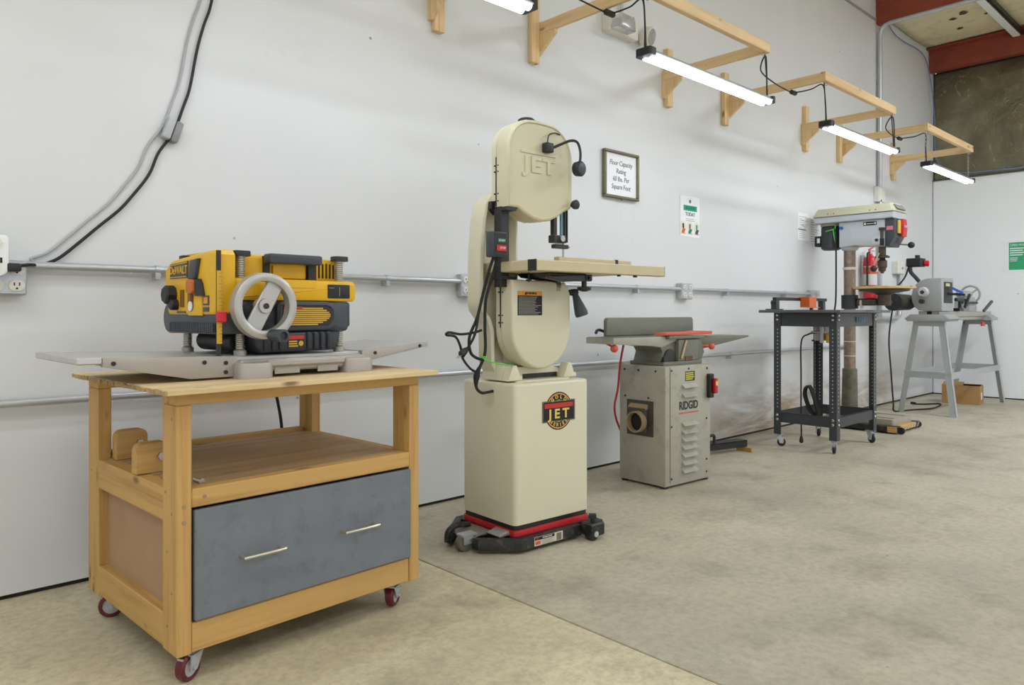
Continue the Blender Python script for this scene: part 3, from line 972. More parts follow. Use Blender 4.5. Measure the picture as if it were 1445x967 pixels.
for (x, y, a) in ((0.06, 0.055, 205), (CW - 0.07, 0.055, 30), (0.06, CD - 0.06, 160), (CW - 0.06, CD - 0.06, 20)):
    caster(CART, x, y, LB, 0.036, 0.03, a, MAROON, HUB, GALV, True, 0.3)

# ------------------------------------------------------------------ planer (origin at the near corner of its base, on the worktop)
PL = thing('thickness_planer', 'yellow and charcoal thickness planer with silver handwheel on the pine cart', 'planer', (0.862, 2.04, 0.7602), 2.0)
BW, BD = 0.415, 0.44        # base: along x, along y
# cast base with four feet
for (x, y) in ((-0.012, -0.025), (BW - 0.085, -0.025), (-0.012, BD - 0.075), (BW - 0.085, BD - 0.075)):
    MB().prism(rrect(x, x + 0.105, y, y + 0.10, 0.028), 'xy', 0.046, 0.0, 0.008).build('base_foot', ALUD, PL)
MB().box(0.0, BW, 0.0, 0.036, 0.016, 0.052, 0.006).build('base_side', ALUD, PL)
MB().box(0.07, 0.33, -0.016, 0.0, 0.03, 0.05, 0.005).build('base_lip', ALUD, PL)
MB().box(0.0, BW, BD - 0.04, BD, 0.016, 0.052, 0.006).build('base_side', ALUD, PL)
MB().box(0.0, BW, 0.036, BD - 0.04, 0.035, 0.062, 0.003).build('bed', ALU, PL)
MB().box(0.1, 0.18, -0.002, 0.0, 0.008, 0.028).box(0.24, 0.31, -0.002, 0.0, 0.008, 0.028).build('base_recess', ALUD, PL)
# folding tables, in and out feed
for sgn, x0, x1 in ((-1, 0.0, -0.405), (1, BW, BW + 0.27)):
    m = MB()
    a, b = (x1, x0) if sgn < 0 else (x0, x1)
    zt0, zt1 = (0.074, 0.064) if sgn < 0 else (0.064, 0.082)
    m.prism([(a, zt0), (b, zt1), (b, zt1 - 0.008), (a, zt0 - 0.008)], 'xz', 0.03, BD - 0.04)
    tb = m.build('feed_table', ALU, PL)
    for yy in (0.022, BD - 0.044):
        if sgn < 0:
            pts = [(x1 + 0.055, zt0 - 0.001), (x0, zt1), (x0, 0.006), (-0.13, 0.006), (x1 + 0.055, zt0 - 0.024)]
        else:
            pts = [(x0, zt0), (x1, zt1), (x1, zt1 - 0.012), (x0 + 0.02, 0.03), (x0, 0.03)]
        MB().prism(pts, 'xz', yy, yy + 0.012, 0.002).build('table_wing', ALUD, tb)
    if sgn < 0:
        MB().box(x1 - 0.004, x1 + 0.052, 0.012, BD - 0.02, zt0 - 0.016, zt0 + 0.001, 0.003).build('table_nose', ALU, tb)
    for (x, z) in (((-0.325, 0.058), (-0.095, 0.05), (-0.035, 0.046), (-0.035, 0.02)) if sgn < 0 else ((BW + 0.05, 0.055), (BW + 0.235, 0.072))):
        MB().cyl((x, 0.019, z), (x, 0.023, z), 0.0058, None, 10).build('table_bolt', BLACKP, tb)
# threaded posts with caps
for (x, y) in ((0.03, 0.073), (BW - 0.055, 0.073), (0.0, BD - 0.06), (BW - 0.055, BD - 0.06)):
    MB().cyl((x, y, 0.04), (x, y, 0.078), 0.018, None, 16, 0.003).build('post_socket', ALUD, PL)
    prof = [(0, 0.0145)]
    for k in range(44):
        zz = k * 0.0063
        prof += [(zz + 0.001, 0.0115), (zz + 0.0032, 0.0155), (zz + 0.0052, 0.0115)]
    MB().lathe((x, y, 0.078), (0, 0, 1), prof, 14).build('threaded_post', M('greased steel', (196, 192, 182), 0.32, 0.7), PL)
    MB().prism(rrect(x - 0.022, x + 0.026, y - 0.02, y + 0.02, 0.008), 'xy', 0.368, 0.352, 0.003).build('post_cap', BLACKP, PL)
# lower charcoal carriage
FY = 0.055      # front plane of the head
MB().prism(rrect(0.0, BW - 0.03, 0.128, 0.222, (0.012, 0.012, 0.02, 0.006)), 'xz', FY, BD - 0.02, 0.006).build('carriage', CHARP, PL)
MB().box(BW - 0.031, BW - 0.002, FY + 0.03, BD - 0.05, 0.138, 0.222, 0.01, 2).build('carriage_end', CHARP, PL)
# yellow main body
MB().prism(rrect(0.0, BW - 0.005, 0.2225, 0.288, (0.006, 0.012, 0.016, 0.012)), 'xz', FY - 0.006, BD - 0.01, 0.008).build('body', YEL, PL)
bd = MB().prism([(0.0, 0.2882), (BW - 0.02, 0.2882), (BW - 0.022, 0.345), (BW - 0.04, 0.358), (0.09, 0.362), (0.05, 0.372), (0.0, 0.372)], 'xz', FY + 0.045, BD - 0.05, 0.01).build('upper_body', YEL, PL)
vs = MB()
for k in range(10):
    vs.box(0.125 + k * 0.014, 0.132 + k * 0.014, FY + 0.12, FY + 0.2, 0.358, 0.3655, 0.001)
vs.build('top_vent', YEL, bd, stuff=True)
vs = MB()
for k in range(7):
    vs.box(0.288 + k * 0.013, 0.294 + k * 0.013, FY + 0.0435, FY + 0.046, 0.297, 0.345 - abs(k - 3) * 0.002)
vs.build('side_vent', M('vent shadow gap', (60, 46, 10), 0.8), bd, stuff=True)
# carry handle
hd = MB().prism(rrect(0.108, 0.285, 0.335, 0.364, 0.007), 'xz', FY - 0.012, FY + 0.028, 0.006).build('carry_handle', CHARP, PL)
for a, b, c in ((0.112, 0.128, 0.358), (0.258, 0.285, 0.352)):
    MB().box(a, b, FY + 0.0285, FY + 0.05, 0.29, c).build('handle_bracket', BLACKP, hd)
MB().prism(rrect(0.142, 0.252, 0.292, 0.332, 0.004), 'xz', FY + 0.036, FY + 0.0448, 0.003).build('motor_panel', YEL, bd)
lines(0.16, 0.235, 0.296, 0.326, 7, '-y', FY + 0.0358, 0.5, 0.05, 2).build('panel_ribs', YEL, bd, stuff=True)
MB().box(0.135, 0.262, FY - 0.008, FY - 0.0062, 0.262, 0.287, 0.001).build('front_ledge', YEL, PL)
# switch plate
sp = MB().prism(rrect(0.305, 0.385, 0.232, 0.276, 0.004), 'xz', FY - 0.0085, FY - 0.006, 0.001).build('rating_plate', BLACKP, PL)
MB().box(0.309, 0.327, FY - 0.0092, FY - 0.0086, 0.264, 0.266).box(0.346, 0.348, FY - 0.0092, FY - 0.0086, 0.24, 0.268).build('plate_print', M('grey print', (140, 140, 140), 0.6), sp)
# warning oval
pz = MB().prism(rrect(0.13, 0.335, 0.131, 0.222, (0.02, 0.04, 0.04, 0.02), 6), 'xz', FY - 0.014, FY, 0.006, 2, 0.012, -0.004).build('front_cover', CHARP, PL)
MB().prism(rrect(0.15, 0.318, 0.142, 0.21, (0.01, 0.03, 0.03, 0.01), 6), 'xz', FY - 0.0112, FY - 0.0098).build('warning_plate', BLACKP, pz)
m = MB()
for k in range(9):
    z = 0.2 - k * 0.0062
    e = 0.312 - abs(k - 3.5) ** 2 * 0.0022
    m.box(0.152, e, FY - 0.0122, FY - 0.0113, z - 0.0022, z + 0.0022)
m.build('warning_print', YELD, pz, stuff=True)
MB().box(0.152, 0.214, FY - 0.013, FY - 0.0123, 0.1985, 0.2055).build('warning_flag', REDL, pz)
# blade cover hanging below the carriage
bc = MB().prism([(0.045, 0.128), (0.34, 0.128), (0.335, 0.095), (0.318, 0.07), (0.075, 0.068), (0.055, 0.09)], 'xz', FY - 0.03, BD - 0.05, 0.012).build('chip_cover', DARKP, PL)
for x in (0.085, 0.11, 0.133, 0.225, 0.248, 0.271, 0.294):
    MB().lathe((x, FY - 0.03, 0.073), (0, 0, 1), [(0, 0.004), (0.008, 0.0085), (0.05, 0.0085), (0.055, 0.004)], 10).build('cover_rib', DARKP, bc)
lb = MB().box(0.155, 0.208, FY - 0.032, FY - 0.0302, 0.079, 0.12).build('cover_label', BLACKP, bc)
MB().box(0.156, 0.207, FY - 0.033, FY - 0.0321, 0.107, 0.1185).build('label_flag', REDL, lb)
lines(0.158, 0.188, 0.083, 0.104, 3, '-y', FY - 0.0321, 0.6, 0.1, 2).prism(circ(0.198, 0.094, 0.008, 12), 'xz', FY - 0.0326, FY - 0.0321).build('label_print', YELD, lb, stuff=True)
# handwheel
HC = Vector((0.065, FY - 0.06, 0.206))
wh = MB().lathe(HC + Vector((0, -0.016, 0)), (0, 1, 0), [(0.0, 0.072), (-0.004, 0.08), (-0.004, 0.088), (0.0, 0.095), (0.026, 0.097), (0.032, 0.092), (0.032, 0.078), (0.026, 0.070)], 40, True).build('handwheel', M('silver painted wheel', (182, 179, 175), 0.36, 0.45), PL)
dv = Vector((math.cos(R(62)), 0, math.sin(R(62))))
MB().beam(HC - dv * 0.075, HC + dv * 0.075, 0.012, 0.05, (-math.sin(R(62)), 0, math.cos(R(62))), 0.003).build('spoke', M('silver painted wheel', (204, 202, 200)), wh)
MB().lathe(HC + Vector((0, -0.014, 0)), (0, 1, 0), [(0, 0.02), (0.006, 0.022), (0.04, 0.022)], 20).build('wheel_boss', M('silver painted wheel', (204, 202, 200)), wh)
MB().cyl(HC + Vector((0, -0.0165, 0)), HC + Vector((0, -0.014, 0)), 0.0085, None, 14).build('wheel_bolt', BLACKP, wh)
MB().cyl(HC + Vector((0, 0.02, 0)), HC + Vector((0, 0.065, 0)), 0.014, None, 14).build('wheel_shaft', STEEL, wh)
gp = MB().lathe(HC + Vector((0.014, -0.015, -0.084)), (0, -1, 0), [(0, 0.013), (0.01, 0.0175), (0.06, 0.0185), (0.075, 0.0185), (0.076, 0.012), (0.066, 0.011)], 18).build('crank_grip', CHARP, wh)
# depth rule on the corner
dr = MB().box(-0.057, -0.046, 0.028, 0.036, 0.035, 0.362).build('depth_rule_rail', BLACKP, PL)
MB().box(-0.0585, -0.0445, 0.0245, 0.0278, 0.1, 0.305).build('depth_rule', YELD, dr)
tk = MB()
for k in range(20):
    tk.box(-0.0525 + 0.003 * (k % 2), -0.0447, 0.0238, 0.0244, 0.107 + k * 0.01, 0.1078 + k * 0.01)
tk.build('rule_ticks', INKB, dr, stuff=True)
MB().box(-0.063, -0.034, 0.014, 0.0236, 0.16, 0.192, 0.003).build('rule_pointer', RED, dr)
# operator side facing the infeed table
XF = -0.055
sf = MB().prism([(0.04, 0.19), (0.052, 0.178), (0.392, 0.178), (0.404, 0.195), (0.408, 0.262), (0.425, 0.275), (0.425, 0.322), (0.372, 0.35), (0.10, 0.366), (0.055, 0.366), (0.04, 0.352)], 'yz', XF, 0.0, 0.012, 3).build('control_side', YEL, PL)
MB().prism(rrect(0.045, 0.448, 0.125, 0.218, (0.005, 0.046, 0.046, 0.005), 8), 'yz', XF + 0.004, 0.03, 0.004).build('side_skirt', CHARP, PL)
MB().lathe((XF + 0.012, 0.418, 0.172), (1, 0, 0), [(0, 0.046), (0.004, 0.051), (0.05, 0.051)], 24).build('end_ring', YEL, PL)
m = MB()
for k in range(24):
    y = 0.05 + k * 0.0135
    m.box(XF - 0.008, XF + 0.0045, y, y + 0.006, 0.13, 0.157, 0.002)
m.build('skirt_ribs', CHARP, PL, stuff=True)
MB().prism([(0.13, 0.178), (0.23, 0.178), (0.22, 0.255), (0.135, 0.255)], 'yz', XF - 0.004, XF + 0.001, 0.003).build('raised_panel', YEL, sf)
# brand plate
bp = MB().prism([(0.372, 0.292), (0.238, 0.292), (0.232, 0.342), (0.372, 0.336)], 'yz', XF - 0.003, XF + 0.001).build('brand_plate', CHARP, sf)
text('DeWALT', 0.035, '-x', (XF - 0.0036, 0.304, 0.3155), YEL, bp, sx=0.98, bold=0.0003)
MB().box(XF - 0.0036, XF - 0.003, 0.245, 0.368, 0.2945, 0.297).build('brand_border', YEL, bp)
MB().prism([(0.368, 0.3315), (0.368, 0.334), (0.238, 0.3395), (0.238, 0.337)], 'yz', XF - 0.0036, XF - 0.003).build('brand_border', YEL, bp)
# switch
MB().prism([(0.212, 0.286), (0.165, 0.286), (0.142, 0.345), (0.198, 0.342)], 'yz', XF - 0.012, XF + 0.001, 0.003).build('switch_cover', CHARP, sf)
MB().prism(rrect(0.165, 0.213, 0.243, 0.2855, 0.012), 'yz', XF - 0.018, XF + 0.001, 0.004).build('switch_lever', ORBROWN, sf)
MB().prism([(0.164, 0.236), (0.112, 0.236), (0.125, 0.27), (0.138, 0.285), (0.164, 0.284)], 'yz', XF - 0.012, XF + 0.001, 0.003).build('switch_guard', BLACKP, sf)
# speed knob, material gauge and labels
MB().lathe((XF - 0.03, 0.35, 0.242), (1, 0, 0), [(0, 0.024), (0.005, 0.029), (0.031, 0.029)], 8).build('speed_knob', BLACKP, sf)
MB().lathe((XF - 0.022, 0.322, 0.211), (1, 0, 0), [(0, 0.014), (0.004, 0.017), (0.023, 0.017)], 10).build('speed_knob', BLACKP, sf)
MB().box(XF - 0.002, XF + 0.001, 0.265, 0.295, 0.204, 0.256).build('speed_label', M('brown label', (122, 78, 20), 0.6), sf)
gw = MB().prism(rrect(0.186, 0.228, 0.19, 0.244, (0.02, 0.02, 0.0, 0.0)), 'yz', XF - 0.0055, XF - 0.004).build('gauge_window', M('gauge recess', (150, 96, 10), 0.6), sf)
MB().prism(circ(0.206, 0.206, 0.015, 14), 'yz', XF - 0.0075, XF - 0.0056).build('gauge_disc', WHITEP, gw)
MB().box(XF - 0.007, XF - 0.0056, 0.188, 0.204, 0.219, 0.242).build('gauge_needle', M('dark red gauge', (96, 32, 26), 0.5), gw)
lb = MB().box(XF - 0.002, XF + 0.001, 0.085, 0.125, 0.208, 0.236).build('small_label', CHARP, sf)
MB().box(XF - 0.0028, XF - 0.0021, 0.092, 0.118, 0.213, 0.231).build('label_panel', AMBER, lb)
MB().box(XF - 0.002, XF + 0.001, 0.085, 0.125, 0.19, 0.203).build('small_label', CHARP, sf)
MB().box(XF - 0.002, XF + 0.001, 0.255, 0.32, 0.186, 0.1915).build('small_strip', CHARP, sf)
# feed roller seen through the throat
MB().cyl((0.04, 0.10, 0.1), (0.04, BD - 0.1, 0.1), 0.03, None, 18).build('feed_roller', BLACKP, PL)
# its cable, hanging behind the cart
o = MB().tube([(1.27, 2.53, 0.92), (1.30, 2.62, 0.86), (1.29, 2.67, 0.75), (1.262, 2.675, 0.68), (1.285, 2.68, 0.55), (1.30, 2.68, 0.44), (1.35, 2.70, 0.2), (1.3, 2.72, 0.01), (1.1, 2.75, 0.006)], 0.006, 8).build('planer_cable', RUBBER)
tag(o, 'black planer cable hanging behind the pine cart', 'cable')


# ================================================================== bandsaw on its mobile base
BS = thing('bandsaw', 'cream upright bandsaw with tall cabinet stand in the middle', 'bandsaw', (2.21, 2.28, 0), -3.0)
CZ0, CZ1 = 0.1, 0.662
cab = MB().prism(rrect(-0.205, 0.215, -0.172, 0.178, 0.022, 4), 'xy', CZ1, CZ0, 0.012, 3).build('cabinet', CREAM, BS)
MB().prism(rrect(-0.15, 0.16, -0.12, 0.13, 0.02, 4), 'xy', CZ1 + 0.006, CZ1, 0.004).build('top_panel', CREAM, cab)
MB().prism(rrect(-0.201, 0.211, -0.168, 0.174, 0.02, 4), 'xy', CZ0, CZ0 - 0.0195).build('base_gasket', BLACK, cab)
# round brand badge on the cabinet front
bx, bz, by = 0.034, 0.538, -0.1722
bg = MB().prism(circ(bx, bz, 0.079, 40), 'xz', by - 0.0006, by).build('badge', INKB, cab)
MB().lathe((bx, by - 0.0006, bz), (0, -1, 0), [(0, 0.069), (0.0004, 0.069), (0.0004, 0.074), (0, 0.074)], 40, True).build('badge_ring', M('orange gold print', (220, 150, 84), 0.5), bg)
MB().prism(circ(bx, bz, 0.046, 30), 'xz', by - 0.0011, by - 0.0006).build('badge_sun', GOLD, bg)
MB().prism(rrect(bx - 0.094, bx + 0.094, bz - 0.044, bz + 0.044, 0.002, 1), 'xz', by - 0.0016, by - 0.0011).build('badge_border', M('pewter print', (104, 98, 84), 0.5), bg)
MB().box(bx - 0.087, bx + 0.087, by - 0.002, by - 0.0016, bz - 0.039, bz + 0.039).build('badge_field', INKB, bg)
MB().box(bx - 0.081, bx + 0.081, by - 0.0025, by - 0.002, bz + 0.014, bz + 0.033).build('badge_bar', REDL, bg)
text('JET', 0.054, '-y', (bx, by - 0.0023, bz - 0.013), GOLD, bg, sx=1.15, bold=0.0016, gap=1.5)
for word, a0, st, flip in (('GOLD', 90, 25, 1), ('SERIES', 270, 17, -1)):
    for k, ch in enumerate(word):
        off = (k - (len(word) - 1) / 2) * st
        a = R(a0 - flip * off)
        text(ch, 0.021, '-y', (bx + 0.0585 * math.cos(a), by - 0.0012, bz + 0.0585 * math.sin(a)), GOLD, bg, rot=math.degrees(a) - 90 if flip > 0 else math.degrees(a) + 90, bold=0.0004, name='badge_letter')
# cable plate on the left side of the cabinet
MB().prism(rrect(-0.05, 0.045, 0.565, 0.635, 0.03), 'yz', -0.2062, -0.205).build('cable_plate', CREAM, cab)
# feet casting under the lower wheel case
for x0 in (-0.175, 0.135):
    MB().prism([(x0 - 0.015, 0.6685), (x0 + 0.06, 0.6685), (x0 + 0.06, 0.684), (x0 + 0.045, 0.69), (x0 + 0.03, 0.73), (x0 + 0.01, 0.73)], 'xz', -0.115, -0.07, 0.003).build('foot', CREAM, BS)
    MB().cyl((x0 + 0.045, -0.095, 0.684), (x0 + 0.045, -0.095, 0.694), 0.009, None, 6).build('foot_bolt', STEEL, BS)
MB().prism([(-0.19, 0.6685), (0.19, 0.6685), (0.17, 0.69), (0.09, 0.72), (-0.11, 0.72), (-0.18, 0.74)], 'xz', -0.068, 0.06, 0.004).build('pedestal', CREAM, BS)
MB().box(-0.075, 0.12, -0.0705, -0.0685, 0.671, 0.69).build('pedestal_recess', BLACK, BS)
# cast arm behind the column
arm = [(-0.08, 1.46), (-0.16, 1.452), (-0.205, 1.428), (-0.235, 1.39), (-0.25, 1.33), (-0.262, 1.2), (-0.266, 1.0), (-0.258, 0.955), (-0.225, 0.915), (-0.208, 0.87), (-0.205, 0.74), (-0.185, 0.7), (-0.06, 0.7), (-0.06, 1.46)]
MB().prism(arm, 'xz', -0.022, 0.06, 0.006, 2, 0.018, -0.05).build('frame_arm', CREAM, BS)
MB().box(-0.24, -0.16, 0.012, 0.035, 1.285, 1.293).build('arm_rib', CREAMW, BS)
# column and black collars
MB().box(-0.213, -0.169, -0.095, -0.05, 1.05, 1.375, 0.002).build('column', BLACK, BS)
MB().prism([(-0.212, 1.3715), (-0.148, 1.3715), (-0.16, 1.357), (-0.212, 1.357)], 'xz', -0.125, -0.045).build('column_collar', BLACK, BS)
MB().box(-0.215, -0.15, -0.118, -0.045, 1.0805, 1.092).build('column_collar', BLACK, BS)
MB().prism([(-0.222, 1.40), (-0.19, 1.40), (-0.185, 1.36), (-0.2, 1.345), (-0.225, 1.37)], 'xz', -0.045, -0.025).build('column_bracket', BLACK, BS)
# wheel doors
UP = [(-0.205, 1.372), (-0.150, 1.370), (-0.115, 1.352), (-0.07, 1.332), (-0.025, 1.324), (0.03, 1.332), (0.075, 1.352), (0.11, 1.375), (0.150, 1.392), (0.157, 1.41), (0.160, 1.60)]
UP += circ(0.02, 1.60, 0.14, 8, 0, 90)[1:] + [(-0.05, 1.742)] + circ(-0.075, 1.61, 0.13, 8, 90, 180)
UP = [(x, z) for x, z in UP]
LO = [(-0.182, 0.885)] + [(-0.018 + 0.163 * math.cos(R(a)), 0.875 + 0.163 * math.sin(R(a))) for a in range(185, 360, 12)] + [(0.147, 0.9), (0.146, 1.03), (0.12, 1.072), (0.02, 1.08), (-0.182, 1.08)]
for nm, pts, zs in (('upper_wheel_door', UP, (1.40, 1.43, 1.52, 1.545)), ('lower_wheel_door', LO, (0.905, 0.935, 1.03, 1.06))):
    up = nm.startswith('upper')
    d = MB().prism(pts, 'xz', -0.13, -0.058, 0.012, 3, 0.012 if up else 0.0, -0.006).build(nm, CREAMW if up else CREAM, BS)
    zl = [p[1] for p in pts]
    cx, cz = sum(p[0] for p in pts) / len(pts), (max(zl) + min(zl)) / 2
    MB().prism([(cx + (x - cx) * 0.985, cz + (z - cz) * 0.985) for x, z in pts], 'xz', -0.05, -0.022, 0.004).build('wheel_case', CREAM, BS)
    x_in = min(p[0] for p in pts)
    MB().box(x_in - 0.0005, x_in + 0.02, -0.0578, -0.0502, min(zs) - 0.02, max(zs) + 0.035).build('hinge_gap', BLACK, d)
    for z in zs:
        for yy in (-0.044, -0.067):
            MB().cyl((x_in - 0.002, yy, z), (x_in + 0.004, yy, z), 0.0032, None, 8).build('hinge_screw', BLACK, d)
    if up:
        text('JET', 0.088, '-y', (-0.03, -0.1255, 1.553), CREAMW, d, ext=0.0035, sx=1.35, bold=0.003, gap=1.1, name='embossed_brand')
        MB().box(-0.135, 0.06, -0.1285, -0.1235, 1.599, 1.612, 0.002).build('embossed_bar', CREAMW, d)
        MB().lathe((0.15, -0.132, 1.408), (0, -1, 0), [(0, 0.01), (0.012, 0.01), (0.014, 0.019), (0.028, 0.021), (0.031, 0.016)], 12).build('door_knob', BLACKP, d)
        MB().lathe((-0.06, -0.075, 1.738), (0, 0, 1), [(0, 0.036), (0.012, 0.036), (0.018, 0.028), (0.022, 0.012)], 18).build('tension_knob', BLACKP, BS)
    else:
        wl = MB().box(-0.155, -0.022, -0.1312, -0.13, 0.935, 1.034).build('warning_label', INKB, d)
        MB().box(-0.155, -0.022, -0.1318, -0.1312, 1.016, 1.034).build('label_header', AMBER, wl)
        text('WARNING', 0.012, '-y', (-0.082, -0.1321, 1.025), INKB, wl, name='label_word', bold=0.0004)
        MB().prism([(-0.119, 1.019), (-0.107, 1.019), (-0.113, 1.031)], 'xz', -0.1324, -0.1318).build('label_triangle', INKB, wl)
        lines(-0.15, -0.027, 0.938, 1.013, 13, '-y', -0.1312, 0.42, 0.3, 5).build('label_print', LABELG, wl, stuff=True)
# guide post and guard under the upper case
MB().box(0.075, 0.093, -0.1, -0.078, 1.26, 1.40).build('guide_post', BLACK, BS)
MB().box(0.118, 0.130, -0.098, -0.090, 1.25, 1.38).build('blade_guard', TEALB, BS)
MB().box(0.140, 0.1465, -0.1, -0.08, 1.25, 1.40).box(0.153, 0.158, -0.1, -0.08, 1.25, 1.40).build('guard_channel', BLACK, BS)
gb = MB().box(0.068, 0.14, -0.112, -0.07, 1.245, 1.278, 0.003).box(0.08, 0.16, -0.105, -0.075, 1.222, 1.240, 0.003).build('guide_block', M('dull black steel', (64, 62, 60), 0.35, 0.6), BS)
MB().cyl((0.105, -0.125, 1.262), (0.105, -0.112, 1.262), 0.013, None, 14).cyl((0.158, -0.09, 1.231), (0.175, -0.09, 1.231), 0.005, None, 8).build('guide_screws', STEEL, gb)
MB().box(0.141, 0.1425, -0.092, -0.082, 1.075, 1.40).build('saw_blade', STEEL, BS)
# tilting table, rails and fence
tb = MB().box(-0.212, 0.34, -0.262, 0.10, 1.108, 1.151, 0.004).build('table', TABLECREAM, BS)
rl = MB().box(-0.214, 0.555, -0.312, -0.2625, 1.107, 1.150, 0.003).build('fence_rail', TABLECREAM, BS)
MB().box(-0.2175, -0.2142, -0.311, -0.2635, 1.1065, 1.151).build('rail_end_cap', BLACKP, rl)
MB().box(0.5552, 0.559, -0.311, -0.2635, 1.1065, 1.151).build('rail_end_cap', GALV, rl)
fn = MB().box(0.1, 0.57, -0.105, -0.07, 1.1512, 1.187, 0.003).build('fence', TABLECREAM, BS)
MB().box(0.458, 0.476, -0.1062, -0.069, 1.168, 1.1885).build('fence_clip', BLACKP, fn)
MB().cyl((0.28, -0.285, 1.1), (0.28, -0.285, 1.107), 0.008, None, 10).cyl((0.385, -0.285, 1.099), (0.385, -0.285, 1.107), 0.009, None, 10).build('rail_bolts', BLACKP, rl)
tr = MB().prism([(-0.09, 1.1075), (0.13, 1.1075), (0.13, 1.085), (0.06, 1.08), (-0.07, 1.092)], 'xz', -0.24, -0.05, 0.004).build('trunnion', BLACK, BS)
MB().prism([(-0.12, 1.089), (0.14, 1.104), (0.14, 1.076), (0.05, 1.074), (-0.02, 1.07), (-0.12, 1.083)], 'xz', -0.258, -0.242, 0.002).build('trunnion_arm', M('dark grey casting', (58, 58, 57), 0.4, 0.2), tr)
MB().box(0.105, 0.142, -0.262, -0.258, 1.078, 1.104, 0.002).cyl((0.124, -0.268, 1.09), (0.124, -0.262, 1.09), 0.007, None, 12).build('trunnion_block', BLACK, tr)
MB().lathe((0.12, -0.235, 1.034), (0, 0, 1), [(0, 0.008), (0.006, 0.028), (0.018, 0.030), (0.02, 0.011), (0.045, 0.011)], 14).build('lock_knob', BLACKP, tr)
MB().cyl((-0.13, -0.17, 1.07), (-0.13, -0.17, 1.108), 0.0035, None, 8).cyl((-0.13, -0.17, 1.073), (-0.13, -0.17, 1.08), 0.012, None, 6).build('table_stop', BLACK, BS)
MB().box(0.06, 0.09, -0.13, -0.05, 1.035, 1.086, 0.002).build('trunnion_post', BLACK, tr)
hc = MB().lathe((0.146, -0.12, 1.033), (1, -0.4, 0), [(0, 0.012), (0.02, 0.016), (0.036, 0.016), (0.04, 0.01)], 14).build('lock_lever', BLACKP, BS)
MB().lathe((0.168, -0.132, 1.028), (0.22, -0.25, -1), [(0, 0.012), (0.02, 0.016), (0.085, 0.029), (0.1, 0.028), (0.103, 0.02)], 16).build('lever_grip', CHARP, hc)
# switch
sb = MB().box(-0.296, -0.219, -0.145, -0.1, 1.165, 1.265, 0.006, 2).build('switch_box', CHARP, BS)
MB().box(-0.29, -0.225, -0.1472, -0.1452, 1.17, 1.26, 0.001).build('switch_face', BLACKP, sb)
MB().box(-0.272, -0.232, -0.150, -0.1474, 1.222, 1.238, 0.001).build('start_button', M('dark green', (24, 110, 66), 0.4), sb)
text('START', 0.011, '-y', (-0.252, -0.1506, 1.23), WHITEP, sb)
MB().box(-0.278, -0.23, -0.152, -0.1474, 1.188, 1.212, 0.002).build('stop_button', RED, sb)
text('STOP', 0.012, '-y', (-0.25, -0.1526, 1.2), WHITEP, sb)
# cables of the saw
cb = MB().tube([(-0.262, -0.11, 1.168), (-0.268, -0.09, 1.12), (-0.272, -0.06, 1.04), (-0.29, -0.04, 0.93), (-0.322, -0.03, 0.85), (-0.318, -0.03, 0.79), (-0.29, -0.03, 0.765), (-0.262, -0.045, 0.755)], 0.0062, 8).build('motor_cable', RUBBER, BS)
MB().tube([(-0.242, -0.11, 1.168), (-0.25, -0.09, 1.10), (-0.262, -0.06, 1.0), (-0.258, -0.048, 0.9), (-0.256, -0.048, 0.8), (-0.262, -0.04, 0.755), (-0.276, -0.02, 0.70), (-0.277, -0.015, 0.645), (-0.262, -0.03, 0.622), (-0.235, -0.034, 0.622), (-0.206, -0.034, 0.625)], lambda u: 0.0062 + 0.008 * max(0, 1 - abs(u - 0.62) / 0.07), 8).build('supply_cable', RUBBER, BS)
pc = MB().tube([(-0.262, -0.03, 0.875), (-0.3, -0.03, 0.866), (-0.35, -0.01, 0.86), (-0.40, 0.0, 0.868), (-0.41, 0.005, 0.858), (-0.37, 0.0, 0.85), (-0.345, 0.0, 0.81), (-0.335, 0.0, 0.765), (-0.305, -0.01, 0.722), (-0.27, -0.02, 0.70)], 0.0052, 8).build('plug_cable', RUBBER, BS)
MB().tube([(-0.29, -0.05, 0.95), (-0.31, -0.05, 0.86), (-0.335, -0.03, 0.80)], 0.0052, 8).build('plug_lead', RUBBER, BS)
MB().lathe((-0.333, -0.03, 0.803), (-0.045, 0.0, -0.035), [(0, 0.007), (0.012, 0.013), (0.036, 0.016), (0.042, 0.012)], 10).build('plug', BLACKP, BS)
MB().cyl((-0.366, -0.024, 0.779), (-0.382, -0.024, 0.766), 0.0022, None, 6).cyl((-0.366, -0.036, 0.779), (-0.382, -0.036, 0.766), 0.0022, None, 6).build('plug_prongs', STEEL, BS)
MB().tube([(-0.266, -0.036, 0.775), (-0.272, -0.052, 0.765), (-0.255, -0.066, 0.752), (-0.21, -0.09, 0.738), (-0.17, -0.118, 0.732)], 0.003, 6).ring((-0.262, -0.045, 0.768), (0.1, 0, 1), 0.013, 0.0025, 14, 6).build('green_tie', GREENTIE, BS)

# magnetic work lamp on the upper door
t = thing('work_lamp', 'small black gooseneck work lamp stuck to the upper bandsaw door', 'lamp', (2.21, 2.28, 0), -3.0)
MB().box(-0.02, 0.022, -0.158, -0.1265, 1.612, 1.652, 0.005, 2).build('magnet_base', BLACKP, t)
MB().tube([(0.02, -0.145, 1.632), (0.06, -0.155, 1.652), (0.105, -0.17, 1.672), (0.135, -0.18, 1.668), (0.147, -0.186, 1.632), (0.142, -0.19, 1.59), (0.132, -0.19, 1.572)], 0.0058, 8).build('gooseneck', BLACKP, t)
MB().lathe((0.125, -0.178, 1.553), (0.1, -1, -0.05), [(0, 0.02), (0.006, 0.03), (0.03, 0.033), (0.036, 0.028)], 20).build('lamp_head', BLACKP, t)
MB().lathe((0.1287, -0.2148, 1.5512), (0.1, -1, -0.05), [(0, 0.025), (0.002, 0.02)], 16).build('lamp_lens', CHARP, t)
